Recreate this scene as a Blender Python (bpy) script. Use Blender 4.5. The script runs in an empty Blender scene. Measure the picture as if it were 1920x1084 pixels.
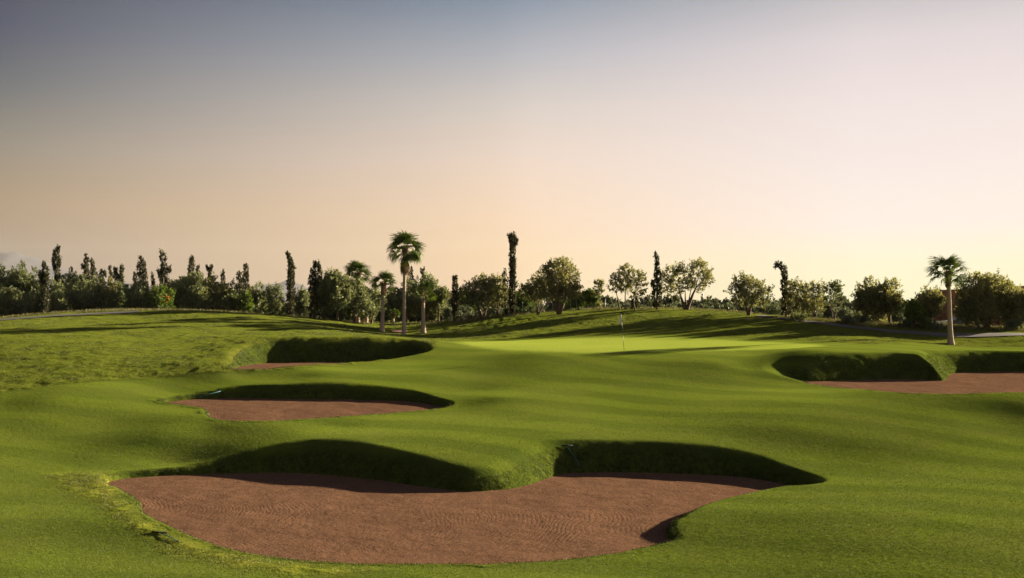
import bpy, math, random
import numpy as np
from mathutils import Vector

F = 2000.0; U0 = 960.0; V0 = 577.0          # focal length in photo pixels, horizon row
rng = np.random.default_rng(7)
R = math.radians
scene = bpy.context.scene
COL = scene.collection

# ------------------------------------------------------------------ helpers
def new_mesh(name, verts, faces, mats=(), attrs=None, smooth=False):
    """verts Nx3 array, faces MxK array (K=3/4)"""
    verts = np.asarray(verts, dtype=np.float32); faces = np.asarray(faces, dtype=np.int32)
    me = bpy.data.meshes.new(name)
    me.vertices.add(len(verts)); me.vertices.foreach_set('co', verts.ravel())
    M, K = faces.shape
    me.loops.add(M*K); me.loops.foreach_set('vertex_index', faces.ravel())
    me.polygons.add(M)
    me.polygons.foreach_set('loop_start', np.arange(0, M*K, K, dtype=np.int32))
    me.update(calc_edges=True)
    me.polygons.foreach_set('use_smooth', np.full(M, smooth))
    if attrs:
        for k, (dom, data) in attrs.items():
            a = me.attributes.new(k, 'FLOAT', dom)
            a.data.foreach_set('value', np.asarray(data, dtype=np.float32).ravel())
    for m in mats: me.materials.append(m)
    me.validate()
    return me

def link(name, data, parent=None, loc=None):
    o = bpy.data.objects.new(name, data); COL.objects.link(o)
    if parent is not None: o.parent = parent
    if loc is not None: o.location = loc
    return o

def thing(name, label, cat, loc=(0, 0, 0), rz=0.0, group=None):
    o = link(name, None, None, loc); o.empty_display_size = 0.3
    o.rotation_euler = (0, 0, rz)
    o['label'] = label; o['category'] = cat
    if group: o['group'] = group
    return o

def struct(o, kind='structure', label=None, cat=None):
    o['kind'] = kind
    if label: o['label'] = label
    if cat: o['category'] = cat
    return o

class Geo:
    """collects polygons of any size"""
    def __init__(s): s.v = []; s.f = []
    def add(s, vs, fs):
        b = len(s.v); s.v.extend([tuple(p) for p in vs]); s.f.extend([tuple(b+i for i in f) for f in fs])
    def box(s, c, d, rz=0.0, taper=1.0):
        x, y, z = [q/2 for q in d]; ca, sa = math.cos(rz), math.sin(rz); vs = []
        for sz, k in ((-1, 1.0), (1, taper)):
            for sx, sy in ((-1, -1), (1, -1), (1, 1), (-1, 1)):
                px, py = sx*x*k, sy*y*k
                vs.append((c[0]+px*ca-py*sa, c[1]+px*sa+py*ca, c[2]+sz*z))
        s.add(vs, [(0, 3, 2, 1), (4, 5, 6, 7), (0, 1, 5, 4), (1, 2, 6, 5), (2, 3, 7, 6), (3, 0, 4, 7)])
    def tube(s, pts, rad, n=8, cap=True):
        pts = [Vector(p) for p in pts]; rings = []
        up = Vector((0.13, 0.99, 0.05))
        for i, p in enumerate(pts):
            t = (pts[min(i+1, len(pts)-1)]-pts[max(i-1, 0)]).normalized()
            a = t.cross(up)
            if a.length < 1e-3: a = t.cross(Vector((1, 0, 0)))
            a.normalize(); b = t.cross(a).normalized()
            r = rad[i] if hasattr(rad, '__len__') else rad
            rings.append([p+(a*math.cos(2*math.pi*k/n)+b*math.sin(2*math.pi*k/n))*r for k in range(n)])
        vs = [q for r_ in rings for q in r_]; fs = []
        for i in range(len(pts)-1):
            for k in range(n):
                fs.append((i*n+k, i*n+(k+1) % n, (i+1)*n+(k+1) % n, (i+1)*n+k))
        if cap:
            fs.append(tuple(range(n-1, -1, -1))); fs.append(tuple((len(pts)-1)*n+k for k in range(n)))
        s.add(vs, fs)
    def mesh(s, name, mats=(), smooth=False):
        me = bpy.data.meshes.new(name); me.from_pydata(s.v, [], s.f); me.update()
        if smooth: me.polygons.foreach_set('use_smooth', [True]*len(me.polygons))
        for m in mats: me.materials.append(m)
        return me

# ------------------------------------------------------------------ numpy noise
def vnoise(x, y, seed=0):
    xi = np.floor(x).astype(np.int64); yi = np.floor(y).astype(np.int64)
    xf = x-xi; yf = y-yi
    def h(a, b):
        n = (a*374761393 + b*668265263 + seed*974634777) & 0xffffffff
        n = ((n ^ (n >> 13))*1274126177) & 0xffffffff
        return ((n ^ (n >> 16)) & 0xffff)/65535.0
    sx = xf*xf*(3-2*xf); sy = yf*yf*(3-2*yf)
    a = h(xi, yi)*(1-sx)+h(xi+1, yi)*sx; b = h(xi, yi+1)*(1-sx)+h(xi+1, yi+1)*sx
    return (a*(1-sy)+b*sy)*2-1
def fbm(x, y, sc, oct=3, seed=0):
    t = 0; a = 1; x = x/sc; y = y/sc
    for i in range(oct):
        t = t+a*vnoise(x, y, seed+i*17); a *= .5; x = x*2.03+5.1; y = y*2.03+9.7
    return t
def sstep(a, b, x):
    t = np.clip((x-a)/(b-a), 0, 1); return t*t*(3-2*t)

# ------------------------------------------------------------------ terrain base surface
# survey points: (bearing px, drop px, distance m)
CP = [
(0,1084,31.8),(400,1084,31.3),(960,1084,31),(1450,1084,30.3),(1920,1084,29.5),
(0,1000,38.4),(150,1000,38.1),(150,930,45.4),(240,985,38.8),(300,1015,36.6),(450,1050,34),(700,1072,32.3),(960,1068,32.4),(1200,1042,34.3),
(1280,1015,36),(1300,975,38.7),(1262,1000,37.2),(1400,940,42),(1480,912,45.2),(1560,885,48.5),
(1600,950,39),(1600,1020,33.5),(1900,1000,34.5),(1900,900,45),(1750,900,45),(1900,830,53.6),(1700,850,51.5),(1640,870,50),
(0,900,48.8),(100,890,50.2),(200,888,50),(330,866,53.3),(450,838,54.4),(600,822,54),(800,817,54.5),(950,818,54.5),(1060,818,54.8),(1250,820,54.6),(1450,838,53),(1560,862,51),
(900,848,51),(980,858,50.3),(0,850,55),(100,845,55.5),(300,820,56.5),
(0,800,61),(0,760,67),(0,735,71),(200,800,61),(400,805,58),(640,798,59),(900,790,58.8),(1200,790,59.3),(1500,800,56),(1800,800,56.3),(1900,800,56.6),
(430,798,58.4),(640,789,60),(800,775,63),(860,765,64.5),(360,778,62),(290,757,67),(250,745,68.5),
(350,735,71),(440,721,72.2),(560,708,73.5),(700,707,73.5),(800,713,72.8),(885,733,70),(940,745,66),(200,740,69),(100,750,67),
(300,712,74.5),(450,704,75.5),(600,698,74.5),(760,692,77),
(560,693,76.5),(430,696,76),(690,684,80),(760,670,83),(800,655,86),(520,634,89),(600,633,90),(680,633,90),(760,640,89),
(200,722,72),(0,690,78.5),(0,650,86),(0,610,97),(0,600,104),(0,597,112),(100,592,108),(100,587,114),(300,690,77.5),(200,650,86),(200,610,100),(200,588,110),(200,582,117),
(350,650,87.5),(350,610,101),(350,584,112),(500,618,102),(500,590,113),(600,600,115),(600,618,103),(700,625,105),(700,608,120),
(350,583,118),(500,592,119),
(757,628,110),(717,620,114),(794,624,112),(850,640,98),(850,603,122),
(880,645,90),(1170,655,84),(1170,662,81),(1000,661,81),(1300,658,81.5),(1420,655,82),(1540,649,83),
(900,640,95),(1100,635,97),(1240,632,97),(1400,640,92),(1540,647,84),
(1240,580,118),(1240,605,107),(1100,583,118),(1100,610,107),(960,591,120),(960,618,107),(1400,588,114),(1400,615,103),(1480,597,110),
(1600,613,103),(1600,635,92),(1750,626,100),(1900,628,100),(1783,645,96),(1600,645,88),(1900,648,95),
(1600,655,79),(1500,656,78),(1420,664,79.3),(1400,690,74.6),(1440,702,72.6),(1490,717,71),(1560,731,66.5),(1680,747,61.8),(1900,752,60.2),
(1700,655,81),(1780,655,83),(1900,655,85),(1700,770,59.3),(1900,775,58.6),(1500,750,62.6),(1300,720,70.3),(1100,720,70.5),(1000,690,76),(1200,685,75.5),(1350,680,75.5),(900,700,75.5),(1100,750,65.5),(960,750,65.2),
(960,600,134),(400,600,134),(100,602,130),(1300,592,134),(1600,613,125),(1850,620,120),(700,606,134),
]
cp = np.array(CP, float)
CX = (cp[:, 0]-U0)/F*cp[:, 2]; CY = cp[:, 2]; CZ = -(cp[:, 1]-V0)/F*cp[:, 2]
def _phi(r2): return np.where(r2 > 1e-9, 0.5*r2*np.log(np.maximum(r2, 1e-9)), 0.0)
NCP = len(CX)
n = NCP; A = np.zeros((n+3, n+3))
A[:n, :n] = _phi((CX[:, None]-CX[None])**2+(CY[:, None]-CY[None])**2)+np.eye(n)*0.5
A[:n, n] = A[n, :n] = 1; A[:n, n+1] = A[n+1, :n] = CX; A[:n, n+2] = A[n+2, :n] = CY
W_ = np.linalg.solve(A, np.concatenate([CZ, np.zeros(3)]))
def tps(x, y):
    out = np.empty(x.shape); xf = x.ravel(); yf = y.ravel(); o = out.ravel()
    for i in range(0, len(xf), 40000):
        a = xf[i:i+40000]; b = yf[i:i+40000]
        o[i:i+40000] = _phi((a[:, None]-CX)**2+(b[:, None]-CY)**2)@W_[:NCP]+W_[NCP]+W_[NCP+1]*a+W_[NCP+2]*b
    return o.reshape(x.shape)
def base(x, y):
    yc = np.clip(y, 26, 134); lim = 0.49*yc+1.5
    xc = np.clip(x, -lim, lim)
    z = tps(xc, yc)
    ax = np.abs(x)-lim
    z = z*1.0
    plain = -2.0-3.5*sstep(150, 520, y)
    z = z*(1-sstep(126, 165, y))+plain*sstep(126, 165, y)
    w = sstep(10, 160, ax)
    z = z*(1-w)+np.where(y > 60, plain, -5.5)*w
    return z

# ------------------------------------------------------------------ bunkers
def ray(u, v, z0, sl, d0):
    """pixel ray against the plane z = z0 + sl*(y-d0)"""
    k = (v-V0)/F
    d = (-z0+sl*d0)/(k+sl)
    return ((u-U0)/F*d, d)
def smooth_poly(pts, n=6):
    P = np.array(pts); N = len(P); out = []
    for i in range(N):
        p0, p1, p2, p3 = P[i-1], P[i], P[(i+1) % N], P[(i+2) % N]
        for k in range(n):
            t = k/n
            out.append(0.5*((2*p1)+(-p0+p2)*t+(2*p0-5*p1+4*p2-p3)*t*t+(-p0+3*p1-3*p2+p3)*t**3))
    return np.array(out)
BK = []
def bunker(z0, sl, d0, pix, slope, extra=None):
    pts = [ray(u, v, z0, sl, d0) for u, v in pix]
    P = smooth_poly(pts)
    BK.append(dict(z0=z0, sl=sl, d0=d0, P=P, slope=slope))
bunker(-8.1, 0.0, 50, [(200,909),(232,898),(330,891),(450,887),(560,887),(700,899),(800,913),(880,921),(950,917),(1000,907),(1050,889),(1100,886),(1200,886),(1300,889),(1400,896),
    (1480,910),(1520,925),(1440,932),(1330,954),(1262,984),(1248,996),(1254,1010),(1262,1020),(1200,1032),(1100,1048),(950,1060),(800,1061),(600,1056),(450,1035),(370,1012),(310,987),(270,965),(262,945),(235,925)], 1.0)
bunker(-6.5, 0.046, 60, [(300,757),(350,750),(440,746),(520,748),(640,749),(760,752.5),(815,760),(838,768),(760,776),(650,785.5),(520,794),(430,794),(395,786),(388,773),(345,763)], 1.0)
bunker(-4.5, 0.0, 80, [(432,693),(470,684),(520,680),(600,679.5),(700,679),(755,678.6),(772,681),(765,683),(700,686.5),(560,691.5),(480,694)], 0.95)
bunker(-5.4, 0.03, 62, [(1487,715.5),(1530,715),(1600,712.5),(1680,710.5),(1730,712),(1770,713.5),(1780,703),(1800,698.5),(1860,697),(1940,697),(2060,700),(2100,718),(2060,742),(1960,748.5),(1860,749),(1760,747.5),(1680,744),(1620,737),(1560,729)], 0.95)

def sdf(P, x, y):
    xf = x.ravel(); yf = y.ravel(); N = len(P)
    d2 = np.full(xf.shape, 1e18); inside = np.zeros(xf.shape, bool)
    for i in range(N):
        a = P[i]; b = P[(i+1) % N]; e = b-a; L = e@e+1e-12
        t = np.clip(((xf-a[0])*e[0]+(yf-a[1])*e[1])/L, 0, 1)
        d2 = np.minimum(d2, (xf-a[0]-t*e[0])**2+(yf-a[1]-t*e[1])**2)
        c = (a[1] > yf) != (b[1] > yf)
        if c.any():
            xs = (b[0]-a[0])*(yf-a[1])/(b[1]-a[1]+1e-12)+a[0]
            inside ^= c & (xf < xs)
    d = np.sqrt(d2); d[inside] *= -1
    return d.reshape(x.shape)
def sandz(b, x, y): return b['z0']+b['sl']*(y-b['d0'])
def height(x, y, want=False):
    x = np.asarray(x, float); y = np.asarray(y, float); sh = x.shape
    x = x.ravel(); y = y.ravel()
    z = base(x, y)
    rough = np.zeros(x.shape); smin_d = np.full(x.shape, 50.0); bank = np.zeros(x.shape)
    for b in BK:
        P = b['P']; m = (x > P[:, 0].min()-9) & (x < P[:, 0].max()+9) & (y > P[:, 1].min()-7) & (y < P[:, 1].max()+10)
        if not m.any(): continue
        xm = x[m]; ym = y[m]
        s = sdf(P, xm, ym)+0.05*fbm(xm, ym, 0.7, 2, 31)
        zs = sandz(b, xm, ym)
        sl = b['slope']*(1+0.15*fbm(xm, ym, 4.0, 2, 5))
        sl = sl*(1-.50*np.exp(-((xm-18.5)**2/20+(ym-74)**2/25)))*(1-.38*np.exp(-((xm-.8)**2+(ym-49.8)**2)/9.0))
        pr = np.where(s < 0, np.maximum(s*1.1, -0.45), sl*s+0.09*(1-np.exp(-np.maximum(s, 0)/0.06)))
        a = z[m]; c = zs+pr
        h = np.clip(a-zs, 0, 2); k = 0.12+0.50*np.clip(h/1.2, 0, 1)
        q = np.maximum(k-np.abs(a-c), 0)/k
        zz = np.minimum(a, c)-q*q*k*0.25
        zz = np.where(s > 0, np.maximum(zz, zs+np.minimum(s, 0.12)*0.5-np.maximum(s-.35, 0)*.9), np.minimum(zz, zs+s*0.5))
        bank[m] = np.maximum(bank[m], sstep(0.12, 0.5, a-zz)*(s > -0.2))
        z[m] = zz
        sd = smin_d[m]; smin_d[m] = np.minimum(sd, s)
    near = smin_d
    # gentle swell everywhere, tussocks in the rough
    z = z+0.05*fbm(x, y, 7.0, 2, 3)*sstep(0, 3, near)
    if want:
        return z.reshape(sh), near.reshape(sh), bank.reshape(sh)
    return z.reshape(sh)
def H(x, y): return float(height(np.array([x]), np.array([y]))[0])
DS = np.concatenate([np.arange(27, 60, .08), np.arange(60, 135, .15)])
def hit(u, v):
    x = (u-U0)/F*DS; zr = -(v-V0)/F*DS; zt = height(x, DS)
    i = np.nonzero(zr < zt)[0]
    if len(i) == 0: i = [len(DS)-1]
    i = max(int(i[0]), 1)
    g0 = zr[i-1]-zt[i-1]; g1 = zr[i]-zt[i]; t = np.clip(g0/(g0-g1+1e-9), 0, 1)
    d = DS[i-1]+(DS[i]-DS[i-1])*t
    return Vector(((u-U0)/F*d, d, H((u-U0)/F*d, d)))

# polygon masks for turf types, from outlines on the surface
def world_poly(pix, n=4): return smooth_poly([(lambda p: (p.x, p.y))(hit(u, v)) for u, v in pix], n)
GREEN = world_poly([(862,641),(900,650),(960,657),(1060,661.5),(1170,662.5),(1300,658.5),(1420,655.5),(1500,652),(1545,648),(1500,643.5),(1420,640),(1330,635),(1240,632),(1150,632.5),(1060,635),(960,638)])
MOUND = world_poly([(-60,742),(60,728),(200,712),(330,704),(440,697),(560,691),(700,683),(790,664),(820,650),(870,637),(960,632),(1100,627),(1240,624),(1400,632),(1540,641),(1700,643),(1960,640),(1990,620)])
# the hill tops behind: close the mound polygon far away
MOUND = np.array([p for p in MOUND if True])
mp = [hit(u, v) for u, v in [(-60,742),(60,728),(200,712),(330,704),(440,697),(560,690),(700,682),(790,660),(820,650),(870,637),(960,634),(1100,629),(1240,626),(1400,633),(1540,641),(1640,646),(1780,648),(1960,648)]]
MOUND = np.array([(p.x, p.y) for p in mp]+[(90, 90), (90, 180), (-90, 180), (-90, 60)])
FRG = world_poly([(90,890),(200,896),(225,930),(255,965),(300,992),(380,1022),(470,1046),(600,1062),(700,1068),(620,1078),(450,1062),(330,1030),(230,975),(160,930)])

# ------------------------------------------------------------------ materials
def mat(name):
    m = bpy.data.materials.new(name); m.use_nodes = True; nt = m.node_tree; nt.nodes.clear()
    out = nt.nodes.new('ShaderNodeOutputMaterial'); return m, nt, out
class NT:
    def __init__(s, nt): s.nt = nt
    def n(s, t, **kw):
        nd = s.nt.nodes.new(t)
        for k, v in kw.items(): setattr(nd, k, v)
        return nd
    def set(s, sock, v):
        if isinstance(v, bpy.types.NodeSocket): s.nt.links.new(v, sock)
        elif v is not None:
            if hasattr(sock, 'default_value') and hasattr(sock.default_value, '__len__') and not hasattr(v, '__len__'): v = (v,)*len(sock.default_value)
            if hasattr(v, '__len__') and len(v) == 3 and len(sock.default_value) == 4: v = (*v, 1)
            sock.default_value = v
    def math(s, op, a, b=None, c=None, clamp=False):
        nd = s.n('ShaderNodeMath', operation=op); nd.use_clamp = clamp
        for i, q in enumerate((a, b, c)):
            if q is not None: s.set(nd.inputs[i], q)
        return nd.outputs[0]
    def noise(s, vec, scale, detail=2, rough=.5, dist=0.0):
        nd = s.n('ShaderNodeTexNoise'); s.set(nd.inputs['Vector'], vec)
        nd.inputs['Scale'].default_value = scale; nd.inputs['Detail'].default_value = detail
        nd.inputs['Roughness'].default_value = rough; nd.inputs['Distortion'].default_value = dist
        return nd.outputs['Fac']
    def ramp(s, f, stops, interp='LINEAR'):
        nd = s.n('ShaderNodeValToRGB'); cr = nd.color_ramp; cr.interpolation = interp
        while len(cr.elements) > 1: cr.elements.remove(cr.elements[0])
        cr.elements[0].position = stops[0][0]; cr.elements[0].color = (*stops[0][1], 1)
        for p, c in stops[1:]:
            e = cr.elements.new(p); e.color = (*c, 1)
        s.set(nd.inputs[0], f); return nd.outputs[0]
    def mapr(s, f, a, b, c=0.0, d=1.0):
        nd = s.n('ShaderNodeMapRange'); nd.clamp = True
        s.set(nd.inputs[0], f)
        for i, q in enumerate((a, b, c, d)): s.set(nd.inputs[i+1], q)
        return nd.outputs[0]
    def mix(s, f, a, b, blend='MIX'):
        nd = s.n('ShaderNodeMix', data_type='RGBA', blend_type=blend)
        s.set(nd.inputs[0], f); s.set(nd.inputs[6], a); s.set(nd.inputs[7], b); return nd.outputs[2]
    def attr(s, name): return s.n('ShaderNodeAttribute', attribute_name=name).outputs['Fac']
    def bump(s, h, strength, dist, normal=None):
        nd = s.n('ShaderNodeBump'); s.set(nd.inputs['Height'], h)
        nd.inputs['Strength'].default_value = strength; nd.inputs['Distance'].default_value = dist
        if normal is not None: s.set(nd.inputs['Normal'], normal)
        return nd.outputs[0]
    def pos(s): return s.n('ShaderNodeNewGeometry').outputs['Position']

def simple(name, color, rough=.8, noise_amt=.15, scale=3.0, bump=0.0, metallic=0.0):
    m, nt, out = mat(name); N = NT(nt)
    tc = N.n('ShaderNodeTexCoord').outputs['Object']
    f = N.noise(tc, scale, 4, .6)
    c = N.mix(f, [q*(1-noise_amt) for q in color], [min(1, q*(1+noise_amt)) for q in color])
    p = N.n('ShaderNodeBsdfPrincipled'); N.set(p.inputs['Base Color'], c); p.inputs['Roughness'].default_value = rough
    p.inputs['Metallic'].default_value = metallic; p.inputs['Specular IOR Level'].default_value = .3
    if bump: N.set(p.inputs['Normal'], N.bump(f, bump, .05))
    nt.links.new(p.outputs[0], out.inputs[0]); return m

def leaf_mat(name, dark, light, trans=.35, tcol=None):
    m, nt, out = mat(name); N = NT(nt)
    t = N.attr('tint'); rnd = N.n('ShaderNodeObjectInfo').outputs['Random']
    c = N.mix(t, dark, light)
    c = N.mix(N.math('MULTIPLY', rnd, .35), c, N.mix(t, [dark[0]*1.15, dark[1]*1.05, dark[2]*.9], [light[0]*1.05, light[1]*.97, light[2]*.85]))
    d = N.n('ShaderNodeBsdfDiffuse'); N.set(d.inputs[0], c)
    tr = N.n('ShaderNodeBsdfTranslucent')
    N.set(tr.inputs[0], N.mix(1.0, c, tcol or (1.0, 1.0, .6), 'MULTIPLY') if tcol is None else N.mix(.6, c, tcol))
    g = N.n('ShaderNodeBsdfGlossy'); g.inputs['Roughness'].default_value = .55; N.set(g.inputs[0], (.6, .6, .5))
    mx = N.n('ShaderNodeMixShader'); mx.inputs[0].default_value = trans
    nt.links.new(d.outputs[0], mx.inputs[1]); nt.links.new(tr.outputs[0], mx.inputs[2])
    mg = N.n('ShaderNodeMixShader'); mg.inputs[0].default_value = .05
    nt.links.new(mx.outputs[0], mg.inputs[1]); nt.links.new(g.outputs[0], mg.inputs[2])
    nt.links.new(mg.outputs[0], out.inputs[0]); return m

M_olive = leaf_mat('olive_leaves', (.085, .102, .052), (.25, .28, .155), .42)
M_dark = leaf_mat('dark_leaves', (.055, .074, .034), (.18, .205, .10), .42)
M_warm = leaf_mat('warm_olive_leaves', (.105, .108, .050), (.32, .31, .155), .5)
M_cyp = leaf_mat('cypress_leaves', (.022, .026, .014), (.085, .082, .042), .3)
M_bright = leaf_mat('bright_leaves', (.045, .08, .010), (.13, .19, .022), .45)
M_grey = leaf_mat('grey_shrub_leaves', (.07, .09, .06), (.17, .20, .14), .3)
M_far = leaf_mat('far_leaves', (.06, .075, .05), (.13, .15, .10), .3)
M_frond = leaf_mat('frond_green', (.028, .048, .010), (.085, .125, .026), .35)
M_dead = leaf_mat('frond_dead', (.07, .042, .025), (.17, .105, .06), .3)
M_straw = leaf_mat('dry_grass', (.08, .08, .03), (.20, .17, .07), .35)
M_turfblade = leaf_mat('turf_blades', (.030, .045, .008), (.085, .105, .018), .3)
M_mownblade = leaf_mat('mown_blades', (.030, .052, .008), (.085, .115, .016), .3)
M_turfdry = leaf_mat('turf_dry_blades', (.07, .10, .012), (.22, .22, .045), .35)
M_bark = simple('bark', (.10, .065, .045), .9, .4, 6, .6)
M_palmtrunk = simple('palm_trunk', (.34, .26, .20), .9, .3, 5, .8)
M_boot = simple('palm_boots', (.16, .09, .055), .9, .4, 8, .5)
M_terra = simple('terracotta_render', (.36, .13, .08), .9, .12, .8)
M_pink = simple('pink_render', (.38, .20, .15), .9, .12, .8)
M_white = simple('white_paint', (.70, .68, .66), .6, .05, 3)
M_black = simple('black_plastic', (.012, .012, .015), .9, .2, 5)
M_teal = simple('teal_handle', (.035, .17, .20), .45, .1, 8)
M_steel = simple('galvanised_steel', (.32, .33, .34), .5, .15, 8, 0, .4)
M_glassdark = simple('dark_glass', (.02, .025, .03), .1, .1, 3)
M_carpaint = simple('dark_car_paint', (.03, .035, .05), .25, .05, 3)
M_fruit = simple('orange_fruit', (.75, .28, .02), .5, .15, 8)

# turf ---------------------------------------------------------------
def turf_material():
    m, nt, out = mat('turf'); N = NT(nt); P = N.pos()
    green = N.attr('green'); rough = N.attr('rough'); bank = N.attr('bank'); frg = N.attr('fringe'); dry = N.attr('dry')
    sep = N.n('ShaderNodeSeparateXYZ'); N.set(sep.inputs[0], P)
    # mowing stripes across the approach
    wob = N.noise(P, .07, 2, .5)
    c = N.math('ADD', N.math('ADD', sep.outputs[1], N.math('MULTIPLY', sep.outputs[0], .48)), N.math('MULTIPLY', wob, 9.0))
    st = N.math('SINE', N.math('MULTIPLY', c, 2*math.pi/4.4))
    st = N.mapr(st, -.5, .5)
    fw = N.mix(st, (.036, .054, .010), (.094, .122, .016))
    n1 = N.noise(P, .22, 4, .6, .6); n2 = N.noise(P, 1.3, 4, .65); n3 = N.noise(P, 14, 3, .7)
    fw = N.mix(N.mapr(n1, .38, .62), fw, N.mix(st, (.060, .070, .018), (.086, .096, .022)))
    fw = N.mix(N.math('MULTIPLY', N.mapr(n2, .35, .7), .3), fw, (.034, .064, .006))
    gr = N.mix(N.mapr(n1, .35, .65), (.205, .25, .044), (.25, .28, .056))
    rg = N.mix(N.mapr(n2, .35, .65), (.060, .074, .010), (.115, .115, .022))
    rg = N.mix(N.math('MULTIPLY', N.mapr(n3, .45, .7), .35), rg, (.20, .18, .05))
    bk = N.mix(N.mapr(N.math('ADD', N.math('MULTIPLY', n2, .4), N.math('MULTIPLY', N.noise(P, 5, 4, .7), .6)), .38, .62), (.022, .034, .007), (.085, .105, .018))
    fr = N.mix(N.mapr(n2, .35, .65), (.13, .145, .018), (.25, .225, .045))
    dr = N.mix(N.mapr(n1, .35, .65), (.22, .17, .08), (.14, .15, .06))
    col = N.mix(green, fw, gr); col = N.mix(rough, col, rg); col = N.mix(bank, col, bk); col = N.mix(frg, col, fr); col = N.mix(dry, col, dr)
    n5 = N.noise(P, 9, 4, .65); n6 = N.noise(P, 1.5, 5, .65, .4)
    col = N.mix(N.mapr(n5, .42, .60, .0, .62), col, N.mix(1.0, col, (.50, .56, .4), 'MULTIPLY'))
    col = N.mix(N.math('MULTIPLY', N.mapr(n6, .52, .66, 0, .5), rough), col, (.035, .065, .005))
    col = N.mix(N.mapr(n3, .3, .7, .0, .30), col, N.mix(1.0, col, (.55, .6, .45), 'MULTIPLY'))
    # blades: bump at several scales, taller in the rough
    any_r = N.math('MAXIMUM', rough, N.math('MAXIMUM', bank, frg))
    str_ = N.n('ShaderNodeVectorMath', operation='MULTIPLY'); N.set(str_.inputs[0], P); str_.inputs[1].default_value = (1, 1, 1)
    h1 = N.noise(P, 13, 3, .6); h2 = N.noise(P, 5, 3, .6); h3 = N.noise(P, 1.9, 3, .6)
    hh = N.math('ADD', N.math('MULTIPLY', h1, N.mapr(any_r, 0, 1, .018, .030)),
                N.math('ADD', N.math('MULTIPLY', h2, N.mapr(any_r, 0, 1, .024, .050)), N.math('MULTIPLY', h3, N.mapr(any_r, 0, 1, .020, .10))))
    hh = N.math('MULTIPLY', hh, N.mapr(green, 0, 1, 1, .35))
    nrm = N.bump(hh, 1.0, 1.0)
    p = N.n('ShaderNodeBsdfPrincipled'); N.set(p.inputs['Base Color'], col); p.inputs['Roughness'].default_value = .85
    p.inputs['Specular IOR Level'].default_value = 0.0
    N.set(p.inputs['Sheen Weight'], .08); p.inputs['Sheen Roughness'].default_value = .45
    N.set(p.inputs['Sheen Tint'], (.65, .85, .10))
    N.set(p.inputs['Normal'], nrm)
    nt.links.new(p.outputs[0], out.inputs[0]); return m
M_turf = turf_material()

def sand_material():
    m, nt, out = mat('raked_sand'); N = NT(nt); P = N.pos()
    sd = N.attr('edge'); 
    wob = N.noise(P, .16, 1, .4); w2 = N.noise(P, .9, 2, .5)
    sep = N.n('ShaderNodeSeparateXYZ'); N.set(sep.inputs[0], P)
    yy = N.math('SUBTRACT', sep.outputs[1], 40.5)
    # arcs swept with the rake, then a pass that follows the rim
    ph = N.math('ADD', N.math('ADD', sep.outputs[0], N.math('MULTIPLY', N.math('MULTIPLY', yy, yy), .075)), N.math('ADD', N.math('MULTIPLY', wob, 4.0), N.math('MULTIPLY', w2, .45)))
    g1 = N.math('SINE', N.math('MULTIPLY', ph, 2*math.pi/.20))
    pe = N.math('ADD', sd, N.math('ADD', N.math('MULTIPLY', wob, .8), N.math('MULTIPLY', w2, .45)))
    g2 = N.math('SINE', N.math('MULTIPLY', pe, 2*math.pi/.17))
    sel = N.mapr(N.math('ADD', sd, N.math('MULTIPLY', wob, 1.5)), -1.0, -.5)
    gr = N.math('ADD', N.math('MULTIPLY', g1, N.math('SUBTRACT', 1.0, sel)), N.math('MULTIPLY', g2, sel))
    strong = N.mapr(N.noise(P, .35, 2, .5), .40, .60, .05, 1.0)
    gr = N.math('POWER', N.math('ADD', N.math('MULTIPLY', gr, .5), .5, clamp=True), 2.2)
    brk = N.mapr(N.noise(P, 2.6, 3, .6), .36, .58, .15, 1.0)
    gr = N.math('MULTIPLY', N.math('MULTIPLY', gr, strong), brk)
    gn = N.noise(P, 15, 4, .7); gm = N.noise(P, 7, 3, .6); gl = N.noise(P, 1.2, 3, .6)
    hh = N.math('ADD', N.math('MULTIPLY', gr, -.0065), N.math('ADD', N.math('MULTIPLY', gn, .016), N.math('ADD', N.math('MULTIPLY', gm, .018), N.math('MULTIPLY', gl, .03))))
    col = N.mix(N.mapr(gl, .35, .65), (.116, .066, .039), (.154, .087, .051))
    col = N.mix(N.mapr(gn, .45, .75), col, (.25, .13, .09))
    col = N.mix(N.math('MULTIPLY', N.mapr(gn, .46, .30), .85), col, (.055, .025, .020))
    p = N.n('ShaderNodeBsdfPrincipled'); N.set(p.inputs['Base Color'], col); p.inputs['Roughness'].default_value = .95
    p.inputs['Specular IOR Level'].default_value = 0.0
    N.set(p.inputs['Normal'], N.bump(hh, 1.0, 1.0))
    nt.links.new(p.outputs[0], out.inputs[0]); return m
M_sand = sand_material()
def path_material():
    m, nt, out = mat('path_paving'); N = NT(nt); P = N.pos()
    f = N.noise(P, 3, 4, .7); c = N.mix(f, (.065, .052, .056), (.10, .085, .088))
    p = N.n('ShaderNodeBsdfPrincipled'); N.set(p.inputs['Base Color'], c); p.inputs['Roughness'].default_value = .9
    N.set(p.inputs['Normal'], N.bump(f, .3, .02)); nt.links.new(p.outputs[0], out.inputs[0]); return m
M_path = path_material()

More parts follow.
